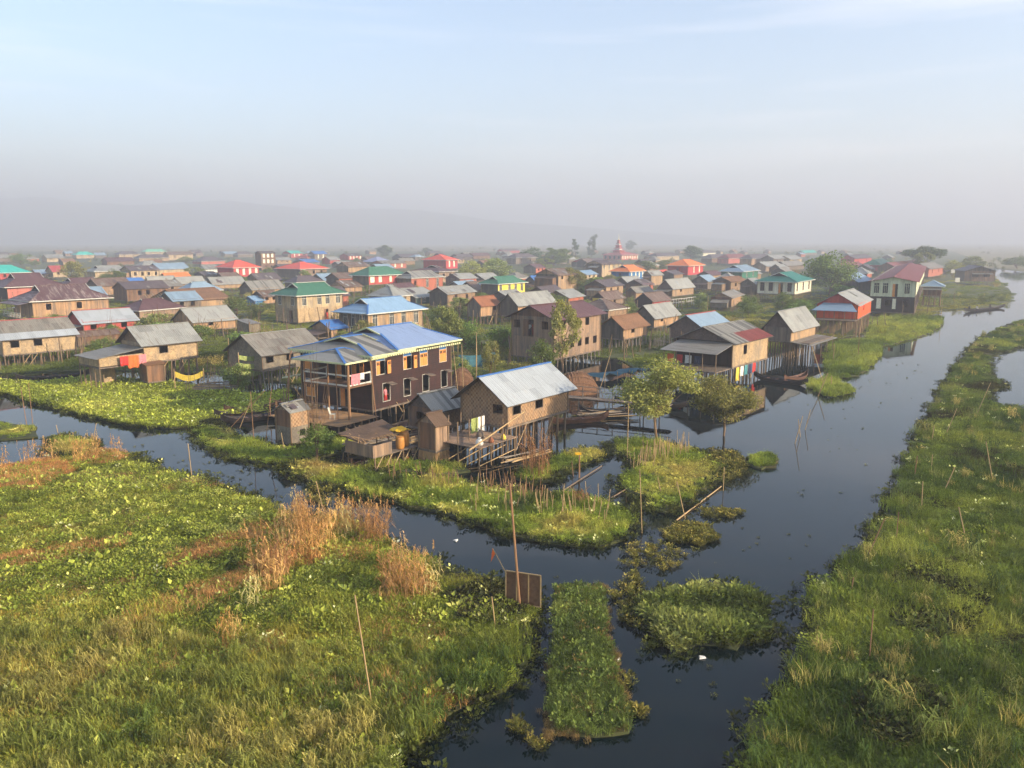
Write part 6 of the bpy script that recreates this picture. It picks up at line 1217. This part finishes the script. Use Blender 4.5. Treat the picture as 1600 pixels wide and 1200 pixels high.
# stake fences
def stake_fence(label, pts, n, h0, h1, mat, depth=.6):
    t = thing('stake_fence', label, 'stake fence', G(*pts[0])); o = t.location; P = [G(*p) for p in pts]
    for k in range(n):
        s = random.random()*(len(P)-1); i = min(int(s), len(P)-2); p = P[i].lerp(P[i+1], s-i)-o+Vector((random.gauss(0, .15), random.gauss(0, depth), 0)); h = random.uniform(h0, h1); post('stake', p+Vector((0, 0, -.2)), p+Vector((random.uniform(-.25, .25), random.uniform(-.2, .2), h)), .022, mat, t)
    return t
stake_fence('crowded thin bamboo stakes across the islet under the round trees', [(985, 735), (1030, 722), (1075, 708)], 60, .8, 1.9, 'bamboo'); stake_fence('row of dry stems along the back of the garden strip', [(610, 752), (700, 758), (800, 772), (850, 785)], 80, .6, 1.5, 'post_new', .9); stake_fence('thicket of pale stems at the near right part of the garden strip', [(740, 785), (860, 800), (950, 805)], 50, .7, 1.6, 'bamboo', .9)
stake_fence('upright stakes and rails beside the small pale corrugated shed', [(415, 533), (470, 534), (520, 530)], 26, 1.2, 3.2, 'stilt', 1.0); stake_fence('dense grey stakes of an unfinished platform in the left village', [(262, 515), (290, 508), (330, 505)], 46, 1.2, 3.4, 'stilt', 1.6); stake_fence('leaning stakes around the net racks by the hyacinth carpet', [(300, 612), (350, 610), (410, 604)], 40, 1.0, 3.0, 'stilt', 1.0)
stake_fence('jumble of grey stakes behind the thatched hut on close stilts', [(1012, 548), (1050, 542)], 40, 1.5, 3.2, 'stilt_grey', 1.0); stake_fence('standing stakes of a bare platform on the village green', [(1160, 492), (1195, 492)], 22, 1.0, 2.4, 'stilt', 1.2)
wf = thing('picket_fence', 'long white railing on the walkway behind the crimson walled hut', 'fence', G(1048, 482), 0); e = G(1100, 476)-G(1048, 482); Lf = e.length; wf.rotation_euler.z = math.atan2(e.y, e.x)
for k in range(int(Lf/1.2)+1): post('post', (k*1.2, 0, -.2), (k*1.2, 0, 2.2), .07, 'white', wf)
for zz in (1.3, 2.1): post('rail', (0, 0, zz), (Lf, 0, zz), .07, 'white', wf)
m = MB(); m.box(0, Lf, .1, 1.4, 1.0, 1.1); m.build('walkway', M['w_grey'], wf)
# unfinished thatched house
UH = house('thatched_house', 'half built house with brown thatch and bare rafters in the left village', 288, 360, 494, 482, 470, A=240, hd=40, rise=2.4, rm='t_brown', wm='w_tan', wmW='w_grey', gm='w_grey', near=1, cap='t_brown')
for k in range(9): post('rafter', (-.3-.6*k, .2, UH['plan'][2]-.3), (-.3-.6*k, UH['plan'][1]*.5, UH['plan'][2]+3.0), .05, 'bamboo', UH)
# boundary signs: two white boards on posts by the canal
for (u, v, lab) in ((1488, 434, 'white square board on a post left of the grassy point'), (1495, 447, 'lower white square board on a post by the grassy point')):
    t = thing('sign_board', lab, 'sign', G(u, v)); p = G(u, v); zz = height_at(p, v-13); post('post', (0, 0, -.2), (0, 0, zz), .08, 'stilt_grey', t); m = MB(); m.box(-.8, .8, -.12, -.04, zz-1.5, zz); m.build('board', M['white'], t)
# ------------------------------------------------------------------ pagoda
p = G(966, 406); PG = thing('pagoda', 'red tiered pagoda monastery with a pale spire on the skyline', 'pagoda', p, R(52)); top = height_at(p, 367)
w, z = 17.0, 0.0; m = MB(); m.box(-w*.55, w*1.0, -w*.5, w*.5, 0, 4.2); m.build('hall', M['p_pink'], PG)
hip_roof(PG, -w*.55, w*1.0, -w*.5, w*.5, 4.2, 2.4, 'r_crim', 1.5, .8, 1.0, 'x', 'r_crim', 'p_pink', 'white')
for k in range(7): m = MB(); x = -w*.48+k*w*.23; m.box(x, x+1.6, -w*.5-.08, -w*.5-.01, 1.0, 3.2); m.build('window', M['litpane'], PG)
for k in range(4): m = MB(); y = -w*.4+k*w*.24; m.box(-w*.55-.08, -w*.55-.01, y, y+1.6, 1.0, 3.2); m.build('window', M['dark'], PG)
z = 6.0; s = 4.4
for k in range(5):
    hgt = (top-6-3.5)/5*.95; m = MB(); m.box(-s*.72, s*.72, -s*.72, s*.72, z, z+hgt*.6); m.build('tier_wall', M['p_white' if k % 2 else 'p_pink'], PG)
    m = MB(); m.rings([[(-s, -s, z+hgt*.55), (s, -s, z+hgt*.55), (s, s, z+hgt*.55), (-s, s, z+hgt*.55)], [(-s*.6, -s*.6, z+hgt), (s*.6, -s*.6, z+hgt), (s*.6, s*.6, z+hgt), (-s*.6, s*.6, z+hgt)]]); m.build('tier_roof', M['r_crim'], PG); z += hgt; s *= .72
lathe([(s*.9, z), (s*.7, z+.8), (s*.3, z+1.4), (.25, z+2.2), (.05, top+1.0)], 10).build('spire', M['litpane'], PG)
# ------------------------------------------------------------------ bamboo poles
def pole(label, u0, v0, u1, v1, r=.04, mat='bamboo', group='bamboo poles', name='bamboo_pole', lean=0.0):
    p = G(u0, v0); z = height_at(p, v1); k = (p-CAMP).length/FPX; o = post(name, p+Vector((0, 0, -.5)), p+Vector(((u1-u0)*k, lean, z)), r, mat); return tag(o, label, 'pole', group)
for i, a in enumerate((('pale bamboo pole at the meadow edge facing the grass spit', 301, 752, 298, 693), ('bamboo pole leaning left at the meadow edge above the plumed reeds', 511, 812, 497, 752), ('long thin cane standing in the near meadow below the plumed reeds', 586, 1118, 563, 930), ('short stick in the dark hollow near the framed screen', 777, 992, 769, 932),
   ('tallest pale pole off the right tip of the garden strip', 1004, 833, 997, 733), ('short bamboo pole in the middle of the staked islet', 1036, 772, 1027, 745), ('leaning bamboo pole at the front of the staked islet', 1074, 810, 1056, 752), ('upright pole in the water right of the staked islet', 1130, 767, 1130, 730), ('tall thin pole left of the larger round olive tree', 980, 722, 980, 630),
   ('short red brown stake beside the yellow topped post', 897, 744, 893, 720), ('orange leaning pole at the water edge of the right bank', 1347, 876, 1374, 810), ('upright pole right of the orange leaning pole', 1400, 850, 1400, 800), ('upright pole on the bank above the orange pole', 1428, 748, 1430, 712), ('pole beside the bend of the right bank, below the upright one', 1440, 800, 1438, 752), ('leaning stick in the middle of the right bank', 1470, 770, 1486, 730),
   ('short brown stick by the water near the orange leaning pole', 1328, 930, 1331, 902), ('pole in the grass below the orange leaning pole', 1358, 1035, 1358, 952), ('short stub on the bank above the leaning stick', 1455, 735, 1455, 710), ('stick leaning left near the right picture edge', 1513, 840, 1496, 792), ('long cane leaning left high on the right bank', 1555, 755, 1537, 690),
   ('stick leaning right on the upper part of the bank', 1473, 683, 1489, 638), ('short pole at the water edge of the upper bank', 1455, 692, 1457, 665), ('slanting cane on the far narrow neck of the bank', 1522, 650, 1540, 598), ('thin pole standing in open water at the canal bend', 1240, 693, 1251, 650), ('second thin pole in open water just right of the first', 1256, 672, 1264, 640), ('third thin stick in open water, leaning left', 1252, 682, 1246, 655),
   ('red tipped pole rising from the pool at the far left', 42, 664, 39, 604), ('thin pole beside the red tipped pole', 51, 662, 51, 598), ('dark stick slanting from the small grass islet', 142, 692, 152, 661), ('stub of a pole near the grass islet', 93, 682, 90, 664), ('tall pole by the moored longboats', 397, 694, 396, 612), ('second tall pole leaning right by the moored longboats', 413, 694, 428, 606),
   ('pole propped across the moored longboats', 352, 668, 413, 610), ('shorter pole crossing the propped one', 370, 670, 392, 628), ('yellow post left of the chocolate house', 445, 634, 444, 606), ('thin cane by the tall narrow privy', 446, 706, 441, 676), ('stick in the water left of the bamboo shelter', 534, 718, 537, 707), ('tall pole right of the chocolate house', 716, 612, 708, 535), ('second tall pole right of the chocolate house', 724, 604, 722, 538),
   ('pole in the scrub behind the woven house', 744, 600, 745, 520), ('tall pole before the big plank house, leaning right', 936, 606, 955, 545), ('lone slim pole rising over the village green', 1105, 500, 1105, 462), ('slim pole near the shore meadow by the orange house', 1341, 560, 1340, 522), ('short pole on the small shore meadow tip', 1299, 606, 1298, 587), ('pole leaning left at the tip of the shore meadow', 1290, 602, 1266, 540), ('pole in the canal by the lower shore meadow', 1275, 620, 1290, 583),
   ('slim pole by the tall grey house on dense stilts', 1302, 564, 1302, 537), ('thin pole in the left village above the net rack', 360, 588, 360, 528), ('pole between the beige house and tan mat house', 135, 604, 133, 578), ('second pole between the beige house and tan mat house', 129, 606, 128, 577), ('grey pole among the bushes by the thatched hut', 703, 520, 703, 468), ('pole on the grassy point of the far canal', 1537, 470, 1537, 458), ('pole beside the pale green house', 1470, 500, 1470, 466))):
    pole(*a, r=.03 if a[2] > 640 else .045, mat='post_new' if ('orange' in a[0] or 'red' in a[0]) else 'bamboo')
yp = G(905, 747); t = thing('marker_post', 'post with a yellow cap standing in the water by the reed islet', 'post', yp); zz = height_at(yp, 710); post('post', (0, 0, -.5), (0, 0, zz), .06, 'post_new', t); m = MB(); m.bar((-.3, 0, zz+.06), (.12, 0, zz+.06), .16, .14); m.build('cap', M['tarp_yellow'], t)
for u0, v0, u1, v1, lab in ((1057, 813, 1127, 760, 'pale pole afloat in front of the staked islet'), (936, 789, 977, 765, 'brown pole afloat between garden strip and staked islet'), (862, 778, 940, 728, 'dark pole lying along the edge of the reed islet')):
    tag(post('floating_pole', G(u0, v0, .05), G(u1, v1, .1), .045, 'bamboo' if 'pale' in lab else 'stilt'), lab, 'pole', 'poles afloat on the water')
# fallen dry reed bundle hanging at the corner of the woven house
rb = G(838, 742); t = thing('reed_clump', 'tall straw coloured reed clump standing under the woven bamboo house', 'reed clump', rb)
v, f = proto_reed(60, .9, 2.2, 4.4, False, 1.2); me = np_mesh('stalks', v, f, M['straw']); obj('stalks', me, None, t)
rb = G(905, 790); t = thing('reed_clump', 'small dry reed tuft by the post with yellow cap', 'reed clump', rb); v, f = proto_reed(16, .3, .8, 1.5, False, .8); obj('stalks', np_mesh('stalks', v, f, M['straw']), None, t)
for n_, (u, v_, s, lab) in enumerate(((632, 935, 1.0, 'bushiest dry reed clump at the right end of the plumed reeds'), (432, 905, 1.05, 'thick leaning dry reed clump at the left end of the plumed reeds'), (585, 850, 1.0, 'tallest plumed reed clump against the channel'))):
    t = thing('reed_clump', lab, 'reed clump', G(u, v_)); vv, ff = proto_reed(46, .8*s, 1.2*s, 2.5*s, n_ == 2, .6); obj('stalks', np_mesh('stalks', vv, ff, M['straw']), None, t)
# litter afloat
for u, v_, lab in ((964, 1031, 'white scrap floating right of the garden bed'), (712, 845, 'white scrap floating left of the plank strip'), (1097, 1028, 'white scrap at the near edge of the hyacinth island')):
    m = MB(); m.rings([[(-.14, -.1, 0), (.14, -.08, .01), (.16, .1, 0), (-.1, .12, .02)], [(-.1, -.06, .06), (.1, -.05, .08), (.1, .06, .05), (-.08, .08, .07)]]); o = m.build('litter', M['cl_white']); o.location = G(u, v_, .01); o.rotation_euler = (0, 0, random.random()*3); tag(o, lab, 'litter', 'scraps of litter on the water')

def heap(label, u, v, n, ln, rz, z=.15, spread=1.2):
    t = thing('bamboo_heap', label, 'bamboo heap', G(u, v), rz); rr = random.Random(u)
    for k in range(n):
        y = rr.uniform(-spread, spread); a = rr.uniform(-.14, .14); x = rr.uniform(-.6, .6); zz = z+rr.uniform(0, .4); post('cane', (x-ln/2, y-ln/2*a, zz), (x+ln/2, y+ln/2*a, zz+rr.uniform(-.05, .25)), .04, rr.choice(('stilt', 'bamboo', 'stilt_grey')), t)
heap('heap of long bamboo canes floating beside the chocolate house', 640, 690, 20, 5.5, R(50)); heap('heap of grey canes between the landing deck and the bamboo shelter', 590, 700, 22, 4.5, R(35)); heap('loose canes under the woven bamboo house', 812, 716, 8, 4.0, R(40), .1); heap('jumbled canes below the net racks', 340, 612, 24, 4.0, R(5), .4)
heap('driftwood canes beneath the footbridge', 950, 650, 20, 5.0, R(15), .1, 1.6); heap('old canes in the water by the laundry house', 1010, 612, 20, 5.0, R(20), .2, 1.5)
